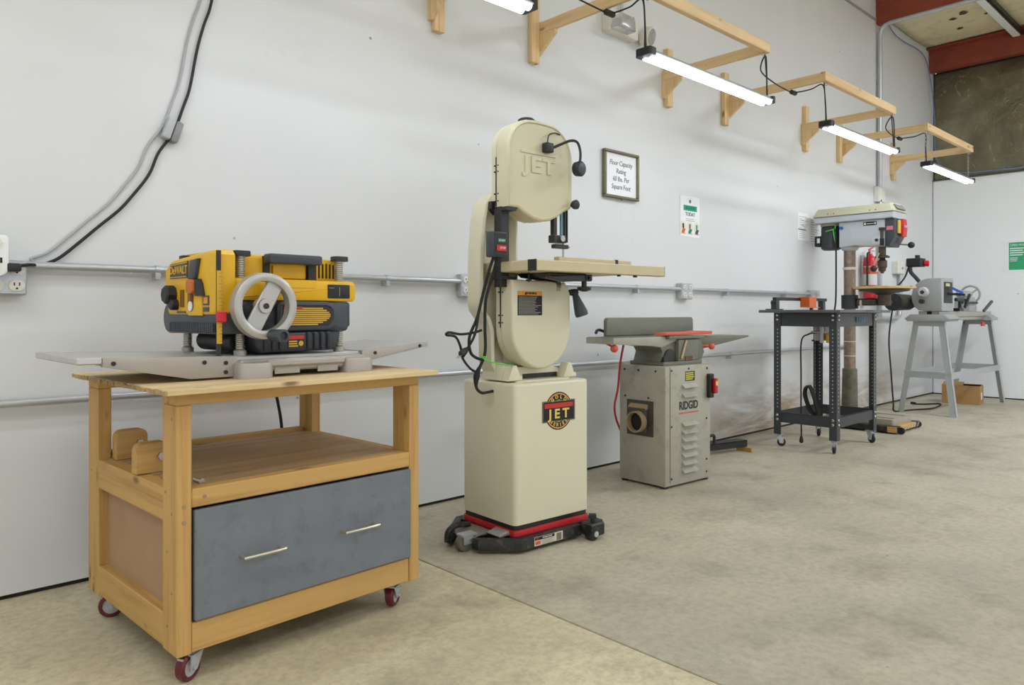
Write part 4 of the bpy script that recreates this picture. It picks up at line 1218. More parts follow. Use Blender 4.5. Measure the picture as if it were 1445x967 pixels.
MB().tube([(0.0, -0.14, 1.652), (0.008, -0.14, 1.685), (0.045, -0.135, 1.702), (0.085, -0.125, 1.702)], 0.0028, 6).build('lamp_wire', RUBBER, t)

# mobile base under the saw
MBASE = thing('mobile_base', 'black mobile base with red tray under the bandsaw cabinet', 'mobile base', (2.21, 2.28, 0), -3.0)
MB().prism(rrect(-0.206, 0.216, -0.173, 0.179, 0.02, 4), 'xy', 0.0803, 0.0578, 0.002).build('tray', REDP, MBASE)
# front and side tubes
fr = MB().prism([(-0.335, -0.105), (-0.205, -0.215), (0.125, -0.215), (0.125, -0.187), (-0.19, -0.187), (-0.335, -0.064)], 'xy', 0.0575, 0.014, 0.002).build('front_tube', WORN, MBASE)
MB().prism([(-0.37, 0.065), (-0.205, 0.225), (0.22, 0.225), (0.22, 0.195), (-0.19, 0.195), (-0.37, 0.025)], 'xy', 0.0575, 0.014, 0.002).build('back_tube', WORN, MBASE)
MB().box(0.2225, 0.25, -0.22, 0.225, 0.02, 0.058, 0.002).build('side_tube', WORN, MBASE)
MB().box(-0.21, 0.222, -0.186, 0.194, 0.044, 0.0575).build('cross_plate', BLACK, MBASE)
# foot lever with sloped plate and arched hood at the left
MB().prism([(-0.215, 0.058), (-0.245, 0.066), (-0.30, 0.06), (-0.335, 0.05), (-0.335, 0.046), (-0.3, 0.055), (-0.215, 0.052)], 'xz', -0.06, 0.11, 0.002).build('lever_plate', M('grey worn plate', (128, 124, 116), 0.4, 0.3), MBASE)
MB().prism([(-0.19, 0.072), (-0.215, 0.078), (-0.26, 0.064), (-0.255, 0.058), (-0.19, 0.06)], 'xz', -0.14, -0.062, 0.002).build('wedge_plate', M('bare steel plate', (170, 168, 164), 0.35, 0.5), MBASE)
MB().tube([(-0.372, 0.055, 0.02), (-0.368, 0.055, 0.055), (-0.345, 0.055, 0.074), (-0.31, 0.055, 0.078), (-0.26, 0.055, 0.07)], 0.012, 8).build('lever_bar', WORN, MBASE)
wl = MB().lathe((-0.352, -0.02, 0.034), (0, 1, 0), [(-0.024, 0.02), (-0.024, 0.03), (-0.018, 0.034), (0.0, 0.034), (0.006, 0.03), (0.006, 0.02)], 22).build('swivel_wheel', M('dusty grey wheel', (104, 98, 88), 0.6), MBASE)
MB().box(-0.365, -0.32, -0.052, -0.046, 0.03, 0.062).box(-0.365, -0.32, -0.012, -0.006, 0.03, 0.062).box(-0.37, -0.3, -0.052, -0.006, 0.06, 0.068).build('wheel_fork', GALV, MBASE)
# braked block on the right
bk = MB().box(0.118, 0.195, -0.285, -0.2155, 0.018, 0.072, 0.006).build('brake_block', WORN, MBASE)
MB().cyl((0.14, -0.288, 0.03), (0.14, -0.285, 0.03), 0.012, None, 14).build('axle_bolt', GALV, bk)
MB().cyl((0.14, -0.275, 0.022), (0.14, -0.24, 0.022), 0.022, None, 18).build('fixed_wheel', BLACKP, bk)
MB().cyl((0.155, -0.25, 0.072), (0.155, -0.25, 0.088), 0.009, None, 10).lathe((0.155, -0.25, 0.088), (0, 0, 1), [(0, 0.022), (0.014, 0.022), (0.016, 0.016)], 4).build('brake_knob', BLACKP, bk)
lb = MB().box(-0.14, 0.015, -0.2162, -0.215, 0.019, 0.0535).build('base_label', M('aged label', (206, 196, 176), 0.6), MBASE)
MB().box(-0.138, -0.032, -0.2168, -0.2163, 0.041, 0.0525).build('label_band', INKB, lb)
text('JET', 0.009, '-y', (-0.126, -0.2172, 0.0468), RED, lb, bold=0.0004)
text('MOBILE BASE', 0.008, '-y', (-0.072, -0.2172, 0.0468), WHITEP, lb, sx=1.1)
lines(-0.1, -0.033, 0.02, 0.039, 6, '-y', -0.2162, 0.3, 0.2, 7).build('label_print', LABELG, lb, stuff=True)
MB().box(-0.135, -0.108, -0.2168, -0.2163, 0.024, 0.037).build('label_picture', REDF, lb)
lines(-0.02, 0.008, 0.021, 0.05, 9, '-y', -0.2162, 0.55, 0.05, 7).build('label_bars', INKB, lb, stuff=True)


# ================================================================== jointer
JT = thing('jointer', 'olive grey jointer on sheet metal stand between bandsaw and router table', 'jointer', (3.485, 2.462, 0), -3.0)
jc = MB().box(-0.202, 0.204, -0.165, 0.16, 0.011, 0.655, 0.008, 2).build('cabinet', JGREY, JT)
for x in (-0.18, 0.18):
    for y in (-0.14, 0.135):
        MB().cyl((x, y, 0), (x, y, 0.011), 0.02, None, 12).build('foot', BLACKP, JT)
MB().box(-0.165, -0.160, -0.1662, -0.165, 0.03, 0.65).build('panel_seam', M('seam shade', (96, 94, 82), 0.6), jc)
for z in [0.555, 0.505] + [0.348 - k * 0.0425 for k in range(7)]:
    MB().prism([(-0.165, z), (-0.186, z - 0.018), (-0.186, z - 0.021), (-0.165, z - 0.021)], 'yz', -0.06, 0.065).build('louvre', JGREY, jc)
text('RIDGID', 0.062, '-y', (0.0, -0.166, 0.435), INKB, jc, sx=0.82, bold=0.0012)
MB().box(-0.085, 0.09, -0.1662, -0.165, 0.393, 0.4).build('underline', REDF, jc)
wl = MB().box(-0.03, 0.055, -0.1662, -0.165, 0.57, 0.622).build('warning_label', BLACK, jc)
lines(-0.026, 0.05, 0.574, 0.618, 4, '-y', -0.1662, 0.6, 0.2, 9).build('label_print', M('acid yellow print', (206, 196, 60), 0.6), wl, stuff=True)
bo = MB()
for (x, z) in ((-0.15, 0.632), (0.0, 0.637), (0.17, 0.632), (-0.15, 0.33), (0.165, 0.35), (0.165, 0.12), (-0.15, 0.05), (0.165, 0.05), (0.19, 0.575)):
    bo.cyl((x, -0.1672, z), (x, -0.164, z), 0.006, None, 8)
for (y, z) in ((-0.1, 0.628), (0.02, 0.628), (0.12, 0.628), (0.115, 0.48), (-0.05, 0.48)):
    bo.cyl((-0.2042, y, z), (-0.201, y, z), 0.006, None, 8)
bo.build('bolts', BLACK, jc, stuff=True)
# dust port on the left side
dp = MB().box(-0.206, -0.202, -0.085, 0.1, 0.27, 0.463).build('port_plate', DUSTDK, JT)
MB().prism([(-0.205, 0.42), (-0.205, 0.445), (-0.226, 0.425), (-0.226, 0.415)], 'xz', -0.05, 0.075).build('port_lip', DUSTTAN, dp)
MB().box(-0.228, -0.206, -0.05, 0.075, 0.29, 0.425, 0.004).build('port_box', DUSTDK, dp)
MB().lathe((-0.225, 0.0, 0.35), (-1, 0, 0), [(0, 0.058), (0.035, 0.058), (0.035, 0.05), (0.004, 0.05)], 26).build('port_pipe', DUSTTAN, dp)
MB().prism(circ(0.0, 0.35, 0.0495, 24), 'yz', -0.231, -0.229).build('port_bore', INKB, dp)
# magnetic switch
sw = MB().box(0.165, 0.2035, -0.19, -0.1655, 0.465, 0.6, 0.003).build('switch_plate', BLACKP, JT)
MB().box(0.185, 0.21, -0.212, -0.1902, 0.49, 0.575, 0.004).build('switch_paddle', REDP, sw)
MB().box(0.186, 0.209, -0.2145, -0.2122, 0.535, 0.56).build('switch_tag', GOLD, sw)
# casting under the tables
MB().box(-0.16, 0.19, -0.12, 0.12, 0.655, 0.675, 0.004).build('base_flange', JDARK, JT)
MB().prism([(-0.02, 0.6755), (0.16, 0.6755), (0.17, 0.795), (-0.02, 0.795)], 'xz', -0.115, 0.11, 0.006).build('cutter_housing', JDARK, JT)
MB().prism([(-0.15, 0.6755), (-0.022, 0.6755), (-0.022, 0.79), (-0.17, 0.78), (-0.13, 0.73)], 'xz', -0.09, 0.1, 0.006).build('infeed_slide', JDARK, JT)
MB().lathe((-0.075, -0.092, 0.7), (0, -1, 0), [(0, 0.045), (0.008, 0.045), (0.01, 0.03)], 20).lathe((-0.13, -0.1, 0.69), (0, -1, 0), [(0, 0.018), (0.012, 0.018)], 12).build('adjuster', M('black casting', (52, 50, 46), 0.5, 0.2), JT)
MB().beam((-0.005, -0.122, 0.69), (0.04, -0.122, 0.79), 0.006, 0.012).build('scale_strip', M('tan strip', (186, 160, 120), 0.6), JT)
MB().box(0.035, 0.1, -0.119, -0.1155, 0.678, 0.7).build('belt_slot', M('rust brown slot', (110, 62, 46), 0.6), JT)
MB().prism([(0.172, 0.6755), (0.21, 0.6755), (0.24, 0.72), (0.2, 0.79), (0.171, 0.79)], 'xz', -0.1, 0.06, 0.005).build('outfeed_slide', JDARK, JT)
MB().tube([(0.2, -0.07, 0.75), (0.235, -0.1, 0.755), (0.26, -0.115, 0.752)], 0.006, 8).ball((0.272, -0.125, 0.75), 0.019).build('lock_ball', REDF, JT)
MB().ring((0.225, -0.06, 0.70), (0.4, -1, 0), 0.035, 0.005, 20, 6).build('hand_ring', JDARK, JT)
# tables
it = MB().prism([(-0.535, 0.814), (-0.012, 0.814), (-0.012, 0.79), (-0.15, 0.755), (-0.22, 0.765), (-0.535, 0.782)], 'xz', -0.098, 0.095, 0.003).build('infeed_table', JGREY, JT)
MB().box(-0.53, -0.012, -0.093, 0.09, 0.8142, 0.8165).build('table_surface', IRON, it)
MB().tube([(-0.50, -0.02, 0.782), (-0.505, -0.06, 0.77), (-0.507, -0.07, 0.765)], 0.006, 8).ball((-0.508, -0.078, 0.76), 0.021).build('table_knob', REDF, it)
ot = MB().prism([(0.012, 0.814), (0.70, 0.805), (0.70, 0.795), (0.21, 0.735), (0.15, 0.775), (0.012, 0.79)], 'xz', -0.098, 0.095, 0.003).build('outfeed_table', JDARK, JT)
MB().prism([(-0.115, 0.8), (-0.115, 0.817), (0.2, 0.817), (0.2, 0.80)], 'xz', -0.125, -0.0985, 0.003).build('rabbet_ledge', JDARK, JT)
MB().prism([(-0.14, 0.8205), (0.29, 0.8205), (0.29, 0.838), (0.2, 0.840), (0.165, 0.842), (0.12, 0.836), (-0.13, 0.836)], 'xz', -0.118, -0.045, 0.004).build('cutter_guard', REDF, JT)
fn = MB().prism(rrect(-0.43, 0.33, 0.818, 0.918, (0.002, 0.002, 0.022, 0.022)), 'xz', 0.045, 0.068, 0.004).build('fence', JDARK, JT)
MB().box(0.0, 0.2, 0.0685, 0.15, 0.818, 0.85, 0.004).build('fence_carriage', JDARK, fn)
MB().tube([(-0.38, 0.09, 0.835), (-0.43, 0.09, 0.85), (-0.46, 0.085, 0.85), (-0.478, 0.08, 0.835)], 0.008, 8).build('fence_lever', BLACKP, fn)
MB().tube([(-0.28, 0.06, 0.765), (-0.262, 0.1, 0.66), (-0.236, 0.14, 0.52), (-0.23, 0.17, 0.42), (-0.2, 0.185, 0.34), (-0.15, 0.185, 0.25)], 0.006, 8).build('power_cord', M('red cord', (176, 52, 48), 0.5), JT)
# black angle base lying behind the jointer
t = thing('steel_skid', 'black steel angle base on the floor right of the jointer', 'mobile base', (4.25, 2.66, 0), -14)
MB().box(-0.3, 0.36, 0.0, 0.008, 0.03, 0.075).box(-0.3, 0.36, 0.0, 0.08, 0.068, 0.0755).build('angle_bar', BLACK, t)
MB().box(0.34, 0.36, -0.055, 0.08, 0.0, 0.03).build('wood_foot', PINE['y'], t)
MB().box(-0.3, -0.28, -0.0, 0.08, 0.0, 0.03).build('wood_foot', PINE['y'], t)
MB().tube([(-0.02, 0.01, 0.076), (-0.02, 0.01, 0.12), (0.05, 0.01, 0.13), (0.065, 0.01, 0.12), (0.065, 0.01, 0.076)], 0.01, 8, 4).build('grab_loop', BLACK, t)

# ================================================================== router table
RT = thing('router_table', 'charcoal router table on perforated steel legs with casters', 'router table', (5.255, 2.325, 0), 0)
HX, HY, LW = 0.335, 0.222, 0.052
for sx in (-1, 1):
    for sy in (-1, 1):
        m = MB()
        x0, y0 = sx * HX, sy * HY
        m.box(min(x0, x0 - sx * LW), max(x0, x0 - sx * LW), min(y0, y0 - sy * 0.003), max(y0, y0 - sy * 0.003), 0.086, 0.942)
        m.box(min(x0, x0 - sx * 0.003), max(x0, x0 - sx * 0.003), min(y0 - sy * 0.003, y0 - sy * LW), max(y0 - sy * 0.003, y0 - sy * LW), 0.086, 0.942)
        lg = m.build('leg', CHAR, RT)
        h = MB()
        for k in range(22):
            z = 0.28 + k * 0.026
            for s2 in (0, 1):
                if s2 == 0:
                    xc = x0 - sx * 0.028
                    a, b = (y0 + sy * 0.0006, y0 - sy * 0.0036)
                    h.cyl((xc, a, z), (xc, b, z), 0.0042, None, 6)
                else:
                    yc = y0 - sy * 0.028
                    h.cyl((x0 + sx * 0.0006, yc, z), (x0 - sx * 0.0036, yc, z), 0.0042, None, 6)
        h.build('perforations', M('pale hole', (196, 196, 196), 0.6), lg, stuff=True)
        bl = MB()
        for z in (0.925, 0.895, 0.222, 0.192):
            bl.lathe((x0 - sx * 0.026, y0, z), (0, sy, 0), [(0, 0.0095), (0.003, 0.0095), (0.006, 0.006)], 10)
            bl.lathe((x0, y0 - sy * 0.026, z), (sx, 0, 0), [(0, 0.0095), (0.003, 0.0095), (0.006, 0.006)], 10)
        bl.build('carriage_bolts', STEEL, lg, stuff=True)
        caster(RT, x0 - sx * 0.03, y0 - sy * 0.03, 0.086, 0.029, 0.022, {(-1, -1): 200, (-1, 1): 300, (1, -1): 250, (1, 1): 215}[(sx, sy)], BLACKP, CHAR, GALV, (sx, sy) == (-1, -1), 0.25)
for z0, z1 in ((0.848, 0.942), (0.172, 0.244)):
    for sy in (-1, 1):
        y = sy * (HY - 0.005)
        MB().box(-HX + 0.004, HX - 0.004, min(y, y - sy * 0.004), max(y, y - sy * 0.004), z0, z1).box(-HX + 0.004, HX - 0.004, min(y, y - sy * 0.012), max(y, y - sy * 0.012), z1 - 0.003, z1).build('rail', CHAR, RT)
    for sx in (-1, 1):
        x = sx * (HX - 0.005)
        MB().box(min(x, x - sx * 0.004), max(x, x - sx * 0.004), -HY + 0.01, HY - 0.01, z0, z1).box(min(x, x - sx * 0.012), max(x, x - sx * 0.012), -HY + 0.01, HY - 0.01, z1 - 0.0031, z1 - 0.0001).build('rail', CHAR, RT)
tpx = MB().box(-0.435, 0.435, -0.285, 0.285, 0.9425, 0.9625, 0.003).build('table_top', M('grey laminate', (86, 87, 88), 0.4), RT)
MB().box(-0.02, 0.12, -0.286, -0.2852, 0.952, 0.9622).box(-0.4, 0.4, 0.02, 0.03, 0.9626, 0.9634).build('track_slot', BLACK, tpx)
fb = MB().box(-0.37, 0.44, 0.185, 0.215, 1.03, 1.052, 0.002).build('fence_bar', BLACK, RT)
MB().box(-0.38, -0.335, 0.18, 0.22, 0.9635, 1.03).box(-0.4, -0.335, 0.15, 0.25, 0.963, 0.97).build('fence_bracket', CHAR, fb)
MB().box(0.36, 0.4, 0.18, 0.22, 0.9635, 1.0298).build('fence_bracket', CHAR, fb)
MB().box(-0.405, -0.3801, 0.19, 0.21, 1.005, 1.018).build('fence_knob', BLACK, fb)
og = MB().prism([(-0.0, 0.978), (0.175, 0.978), (0.175, 0.984), (0.115, 0.984), (0.115, 1.055), (-0.0, 1.055)], 'xz', 0.12, 0.125).box(0.0, 0.115, 0.125, 0.2, 1.0525, 1.057).box(-0.0, 0.005, 0.125, 0.19, 0.982, 1.052).build('bit_guard', ORANGE, RT)
MB().box(0.045, 0.075, 0.126, 0.14, 0.963, 1.05).build('guard_stem', BLACKP, og)
rt = MB().cyl((-0.05, 0.0, 0.85), (-0.05, 0.0, 0.9424), 0.078, None, 22, 0.004).cyl((-0.05, 0, 0.745), (-0.05, 0, 0.85), 0.058, None, 20, 0.006).build('router_body', ALUD, RT)
MB().box(-0.13, 0.01, -0.085, -0.056, 0.73, 0.795, 0.006).build('router_grip', YEL, rt)
MB().box(-0.135, 0.02, -0.05, 0.05, 0.80, 0.812, 0.004).cyl((-0.13, -0.03, 0.73), (-0.13, -0.03, 0.9), 0.012, None, 10).cyl((0.02, -0.03, 0.73), (0.02, -0.03, 0.9), 0.012, None, 10).build('router_bracket', ALU, rt)
MB().tube([(-0.09, 0.03, 0.80), (-0.14, 0.06, 0.79), (-0.19, 0.09, 0.74), (-0.195, 0.09, 0.5), (-0.195, 0.09, 0.25), (-0.19, 0.09, 0.09), (-0.19, 0.09, 0.07)], 0.0055, 8).lathe((-0.19, 0.09, 0.02), (0, 0, 1), [(0, 0.008), (0.008, 0.015), (0.03, 0.013), (0.05, 0.007)], 10).build('router_cord', RUBBER, RT)
cl = MB()
for k in range(5):
    a = -0.09 + 0.009 * k
    cl.tube([(-0.20 + a, 0.02, 0.42), (-0.19 + a, 0.0, 0.435), (-0.17 + a, -0.01, 0.40), (-0.13 + a, -0.02, 0.31), (-0.09 + a, -0.02, 0.24), (-0.10 + a, 0.0, 0.22), (-0.14 + a, 0.02, 0.27), (-0.19 + a, 0.03, 0.37), (-0.20 + a, 0.02, 0.42)], 0.0068, 6, 4)
cl.build('cord_bundle', RUBBER, RT, stuff=True)
text('KREG', 0.05, '-y', (0.06, -HY - 0.0006, 0.895), BLUESTK, RT, sx=1.1, bold=0.002, gap=1.2)

# ================================================================== drill press
DPR = thing('drill_press', 'grey floor drill press with yellowed belt cover and round plywood table', 'drill press', (6.3, 2.585, 0), 0)
MB().cyl((0, 0, 0.46), (0, 0, 1.49), 0.0465, None, 28).build('column', DPCOL, DPR)
MB().lathe((0, 0, 0.1), (0, 0, 1), [(0, 0.085), (0.01, 0.085), (0.03, 0.064), (0.37, 0.058), (0.375, 0.05)], 28).build('column_sleeve', DPBASE, DPR)
bs_ = MB().prism(rrect(-0.2, 0.2, -0.42, 0.12, 0.02), 'xy', 0.104, 0.058, 0.004).build('base', M('grey cast base', (156, 148, 130), 0.5, 0.1), DPR)
MB().box(-0.13, -0.1, -0.39, -0.05, 0.1042, 0.1052).box(0.1, 0.13, -0.39, -0.05, 0.1042, 0.1052).build('base_slots', DUSTDK, bs_)
for z in (0.7, 0.58):
    MB().ring((0, 0, z), (0, 0, 1), 0.0475, 0.004, 22, 6).box(0.046, 0.066, -0.004, 0.004, z - 0.004, z + 0.004).build('column_tie', M('clear tie', (214, 206, 180), 0.4), DPR)
MB().lathe((0, 0, 1.30), (0, 0, 1), [(0, 0.054), (0.022, 0.054)], 24).build('column_ring', M('off white ring', (214, 212, 208), 0.4), DPR)
MB().lathe((0, 0, 1.46), (0, 0, 1), [(0, 0.05), (0.012, 0.066), (0.03, 0.07)], 24).build('head_collar', DPGREY, DPR)
# head
hd = MB().prism([(0.05, 1.488), (0.03, 1.485), (-0.08, 1.495), (-0.16, 1.488), (-0.28, 1.474), (-0.3185, 1.476), (-0.3185, 1.695), (0.05, 1.695)], 'yz', -0.1, 0.1, 0.012).build('head', DPGREY, DPR)
MB().prism(rrect(-0.30, -0.04, 1.51, 1.642, (0.0, 0.03, 0.03, 0.0)), 'yz', -0.1015, -0.1, 0.0012).build('head_panel', DPGREY, hd)
fc = MB().prism([(-0.319, 1.472), (-0.35, 1.472), (-0.392, 1.55), (-0.392, 1.695), (-0.319, 1.695)], 'yz', -0.104, 0.104, 0.008).build('front_cover', CHARP, DPR)
MB().box(-0.1055, -0.1042, -0.38, -0.33, 1.602, 1.632).build('pink_tag', PINK, fc)
bp = MB().box(-0.1022, -0.1, -0.255, -0.15, 1.65, 1.68).build('brand_plate', INKB, DPR)
MB().box(-0.1028, -0.1022, -0.235, -0.178, 1.661, 1.667).box(-0.1028, -0.1022, -0.25, -0.238, 1.657, 1.674).box(-0.1028, -0.1022, -0.172, -0.156, 1.656, 1.673).build('plate_print', OFFW, bp, stuff=True)
sw = MB().box(-0.05, 0.04, -0.41, -0.3925, 1.575, 1.68, 0.003).build('switch_plate', GOLD, DPR)
MB().prism([(-0.4105, 1.55), (-0.425, 1.55), (-0.432, 1.62), (-0.424, 1.69), (-0.4105, 1.69)], 'yz', -0.02, 0.06, 0.003).build('stop_paddle', RED, sw)
text('STOP', 0.026, '-y', (0.02, -0.4328, 1.63), WHITEP, sw, name='stop_lettering')
# belt cover
cv = MB().prism([(0.245, 1.6955), (-0.39, 1.6955), (-0.394, 1.748), (0.252, 1.748)], 'yz', -0.135, 0.135, 0.012).build('pulley_case', DPGREY, DPR)
m = MB()
pts0 = rrect(-0.145, 0.145, -0.404, 0.258, 0.02, 3)
bm_v = [(x, y, 1.749) for x, y in pts0] + [(x, y, 1.755) for x, y in pts0] + [(x * 0.74, y * 0.9 - 0.005, 1.818) for x, y in pts0]
n_ = len(pts0)
m.v = bm_v
m.f = [list(range(n_))[::-1], [2 * n_ + i for i in range(n_)]] + [[r_ * n_ + i, r_ * n_ + (i + 1) % n_, (r_ + 1) * n_ + (i + 1) % n_, (r_ + 1) * n_ + i] for r_ in (0, 1) for i in range(n_)]
cvr = m.build('belt_cover', DPCREAM, DPR)
mt = Matrix.Rotation(R(-35), 4, 'X')
mt.translation = Vector((0, -0.392, 1.787))
MB().box(-0.085, 0.085, -0.004, 0.002, -0.026, 0.026, 0, 1, mt).build('speed_chart', M('worn chart', (110, 104, 88), 0.6, 0, 0.4, 60), cvr)
dt = MB()
for y in (0.125, 0.075, -0.215, -0.26):
    dt.cyl((-0.139, y, 1.769), (-0.132, y, 1.769), 0.005, None, 8)
dt.build('cover_rivets', BLACK, cvr, stuff=True)
# motor
mo = MB().lathe((0, 0.155, 1.475), (0, 0, 1), [(0, 0.06), (0.012, 0.08), (0.19, 0.08), (0.2, 0.074)], 28).build('motor', M('dark motor', (52, 54, 58), 0.45, 0.1), DPR)
MB().box(-0.04, 0.05, 0.225, 0.285, 1.51, 1.60, 0.006).build('motor_box', BLACKP, mo)
MB().lathe((0, 0.155, 1.6755), (0, 0, 1), [(0, 0.084), (0.0195, 0.084)], 24).build('motor_plate', M('tan ring', (176, 166, 146), 0.5), mo)
MB().box(-0.0425, -0.0405, 0.235, 0.26, 1.54, 1.58).build('motor_label', PAPER, mo)
MB().tube([(-0.085, 0.165, 1.63), (-0.09, 0.11, 1.64), (-0.092, 0.08, 1.65)], 0.005, 6).tube([(-0.092, 0.10, 1.645), (-0.094, 0.09, 1.58), (-0.09, 0.08, 1.53)], 0.005, 6).tube([(-0.092, 0.09, 1.645), (-0.094, 0.075, 1.675)], 0.004, 6).build('green_tie', GREENTIE, DPR)
MB().lathe((-0.1, 0.025, 1.645), (-1, 0.0, 0.1), [(0, 0.012), (0.02, 0.014), (0.025, 0.01)], 8).build('blue_clip', BLUEP, DPR)
MB().tube([(-0.085, 0.10, 1.66), (-0.095, 0.08, 1.63), (-0.095, 0.075, 1.55), (-0.085, 0.078, 1.40), (-0.08, 0.08, 1.2), (-0.085, 0.085, 1.0), (-0.095, 0.12, 0.86), (-0.09, 0.2, 0.74), (-0.085, 0.285, 0.70)], 0.007, 8).build('power_cord', RUBBER, DPR)
# spindle, chuck and feed handles
SY = -0.275
MB().cyl((-0.04, SY, 1.40), (-0.04, SY, 1.486), 0.028, None, 18).lathe((-0.04, SY, 1.385), (0, 0, 1), [(0, 0.055), (0.012, 0.056), (0.02, 0.04)], 20).build('quill', DARKSTEEL, DPR)
ck = MB().lathe((-0.04, SY, 1.26), (0, 0, 1), [(0, 0.012), (0.012, 0.014), (0.02, 0.026), (0.045, 0.03), (0.05, 0.036), (0.1, 0.036), (0.11, 0.024), (0.125, 0.02)], 20).build('chuck', DARKSTEEL, DPR)
ds = MB().cyl((-0.118, SY - 0.025, 1.49), (-0.118, SY - 0.025, 1.60), 0.011, None, 12).box(-0.136, -0.1015, SY - 0.043, SY - 0.007, 1.60, 1.624, 0.002).build('depth_stop', DARKSTEEL, DPR)
MB().box(-0.13, -0.106, SY - 0.038, SY - 0.014, 1.48, 1.535).build('stop_block', BLACKP, ds)
hb = MB().lathe((-0.1, SY + 0.012, 1.525), (-1, 0, 0), [(0, 0.04), (0.02, 0.04), (0.024, 0.03)], 20).build('feed_hub', DPGREY, DPR)
MB().lathe((-0.1245, SY + 0.012, 1.525), (-1, 0, 0), [(0, 0.014), (0.012, 0.012)], 6).build('hub_bolt', BLACKP, hb)
fh = MB().tube([(0.09, SY - 0.03, 1.505), (0.1, SY - 0.11, 1.495), (0.1, SY - 0.15, 1.49)], 0.006, 8).tube([(-0.11, SY + 0.0, 1.42), (-0.135, SY + 0.015, 1.36), (-0.14, SY + 0.025, 1.315)], 0.006, 8).build('feed_rods', M('tan rod', (178, 156, 124), 0.35, 0.5), DPR)
MB().ball((0.1, SY - 0.171, 1.487), 0.026).build('feed_knob', BLACKP, fh)
MB().ball((-0.143, SY + 0.028, 1.295), 0.026).build('feed_knob', BLACKP, fh)
# table and its arm
tb = MB().lathe((0, SY, 1.135), (0, 0, 1), [(0, 0.228), (0.004, 0.23), (0.02, 0.23)], 44).build('plywood_table', wood('table plywood', (220, 188, 136), (196, 160, 108), 'x', 20, 1.0), DPR)
MB().lathe((0, SY, 1.088), (0, 0, 1), [(0, 0.06), (0.012, 0.08), (0.03, 0.185), (0.046, 0.19)], 36).build('iron_table', M('dark table casting', (70, 66, 58), 0.45, 0.3), DPR)
MB().lathe((0, 0, 0.975), (0, 0, 1), [(0, 0.066), (0.115, 0.066)], 24).build('table_collar', M('dark collar', (48, 50, 54), 0.45, 0.1), DPR)
MB().box(-0.03, 0.03, SY + 0.05, -0.06, 1.0, 1.06, 0.01).lathe((0, SY, 1.0), (0, 0, 1), [(0, 0.05), (0.088, 0.05)], 18).build('table_arm', DARKSTEEL, DPR)
MB().cyl((0, -0.11, 1.02), (0, -0.095, 1.02), 0.04, None, 16).build('arm_ring', M('off white ring', (214, 212, 208)), DPR)
# wheeled skid under the drill press
t = thing('drill_press_skid', 'low wheeled skid of wood blocks and perforated steel under the drill press', 'mobile base', (6.3, 2.585, 0), 0)
for (x0, x1) in ((-0.25, -0.16), (0.16, 0.25)):
    MB().box(x0, x1, -0.46, 0.16, 0.012, 0.0575, 0.003).build('steel_channel', WORN, t)
MB().box(-0.16, 0.16, -0.46, -0.40, 0.02, 0.0575, 0.003).build('wood_block', PINE['x'], t)
MB().box(-0.256, -0.2505, -0.46, -0.39, 0.012, 0.0575, 0.002).build('wood_block', PINE['y'], t)
MB().box(-0.256, -0.2505, -0.06, 0.02, 0.012, 0.0575, 0.002).build('wood_block', PINE['y'], t)
MB().box(-0.16, 0.16, 0.1, 0.16, 0.02, 0.0575, 0.003).build('wood_block', PINE['x'], t)
pr_ = MB()
for k in range(7):
    a = -0.2 + 0.065 * k
    pr_.beam((a, -0.461, 0.02), (a + 0.035, -0.461, 0.05), 0.002, 0.008)
pr_.build('truss_strip', GALV, t, stuff=True)
for (x, y) in ((0.27, -0.44), (-0.27, 0.1), (0.27, 0.1), (-0.2, -0.475)):
    MB().cyl((x - 0.01, y, 0.026), (x + 0.012, y, 0.026), 0.026, None, 18).build('wheel', BLACKP, t)

# fire extinguisher on the wall
t = thing('fire_extinguisher', 'red fire extinguisher hanging on the wall behind the drill press', 'extinguisher', (7.36, WY - 0.085, 1.075))
MB().lathe((0, 0, 0), (0, 0, 1), [(0, 0.05), (0.012, 0.062), (0.36, 0.062), (0.395, 0.05), (0.415, 0.025), (0.43, 0.02)], 28).build('cylinder', EXTRED, t)
MB().lathe((0, 0, 0.13), (0, 0, 1), [(0, 0.0624), (0.18, 0.0624)], 28).build('label', M('extinguisher label', (206, 206, 200), 0.6, 0, 0.05, 30), t)
MB().box(-0.045, 0.035, -0.0635, -0.06, 0.29, 0.3).build('label_band', RED, t)
lb = MB().lathe((0, 0, 0.235), (0, 0, 1), [(0, 0.0627), (0.07, 0.0627)], 28).build('label_head', REDF, t)
text('FIRE', 0.04, '-y', (-0.012, -0.0635, 0.27), WHITEP, lb, bold=0.001)
MB().lathe((0, 0, 0.43), (0, 0, 1), [(0, 0.018), (0.03, 0.018)], 14).build('valve', STEEL, t)
MB().beam((-0.03, 0.0, 0.468), (0.07, 0.0, 0.5), 0.02, 0.008).beam((-0.02, 0, 0.46), (0.075, 0, 0.462), 0.02, 0.006).build('squeeze_handle', RED, t)
MB().tube([(-0.02, 0, 0.445), (-0.065, 0, 0.43), (-0.074, 0, 0.36), (-0.073, 0, 0.12)], 0.009, 8).build('hose', BLACKP, t)
MB().box(-0.02, 0.02, 0.055, 0.0845, 0.2, 0.42).build('wall_hook', STEEL, t)

# ================================================================== lathe
LT = thing('wood_lathe', 'grey wood lathe on splayed steel stand in the far corner', 'lathe', (8.2, 2.355, 0), 0)


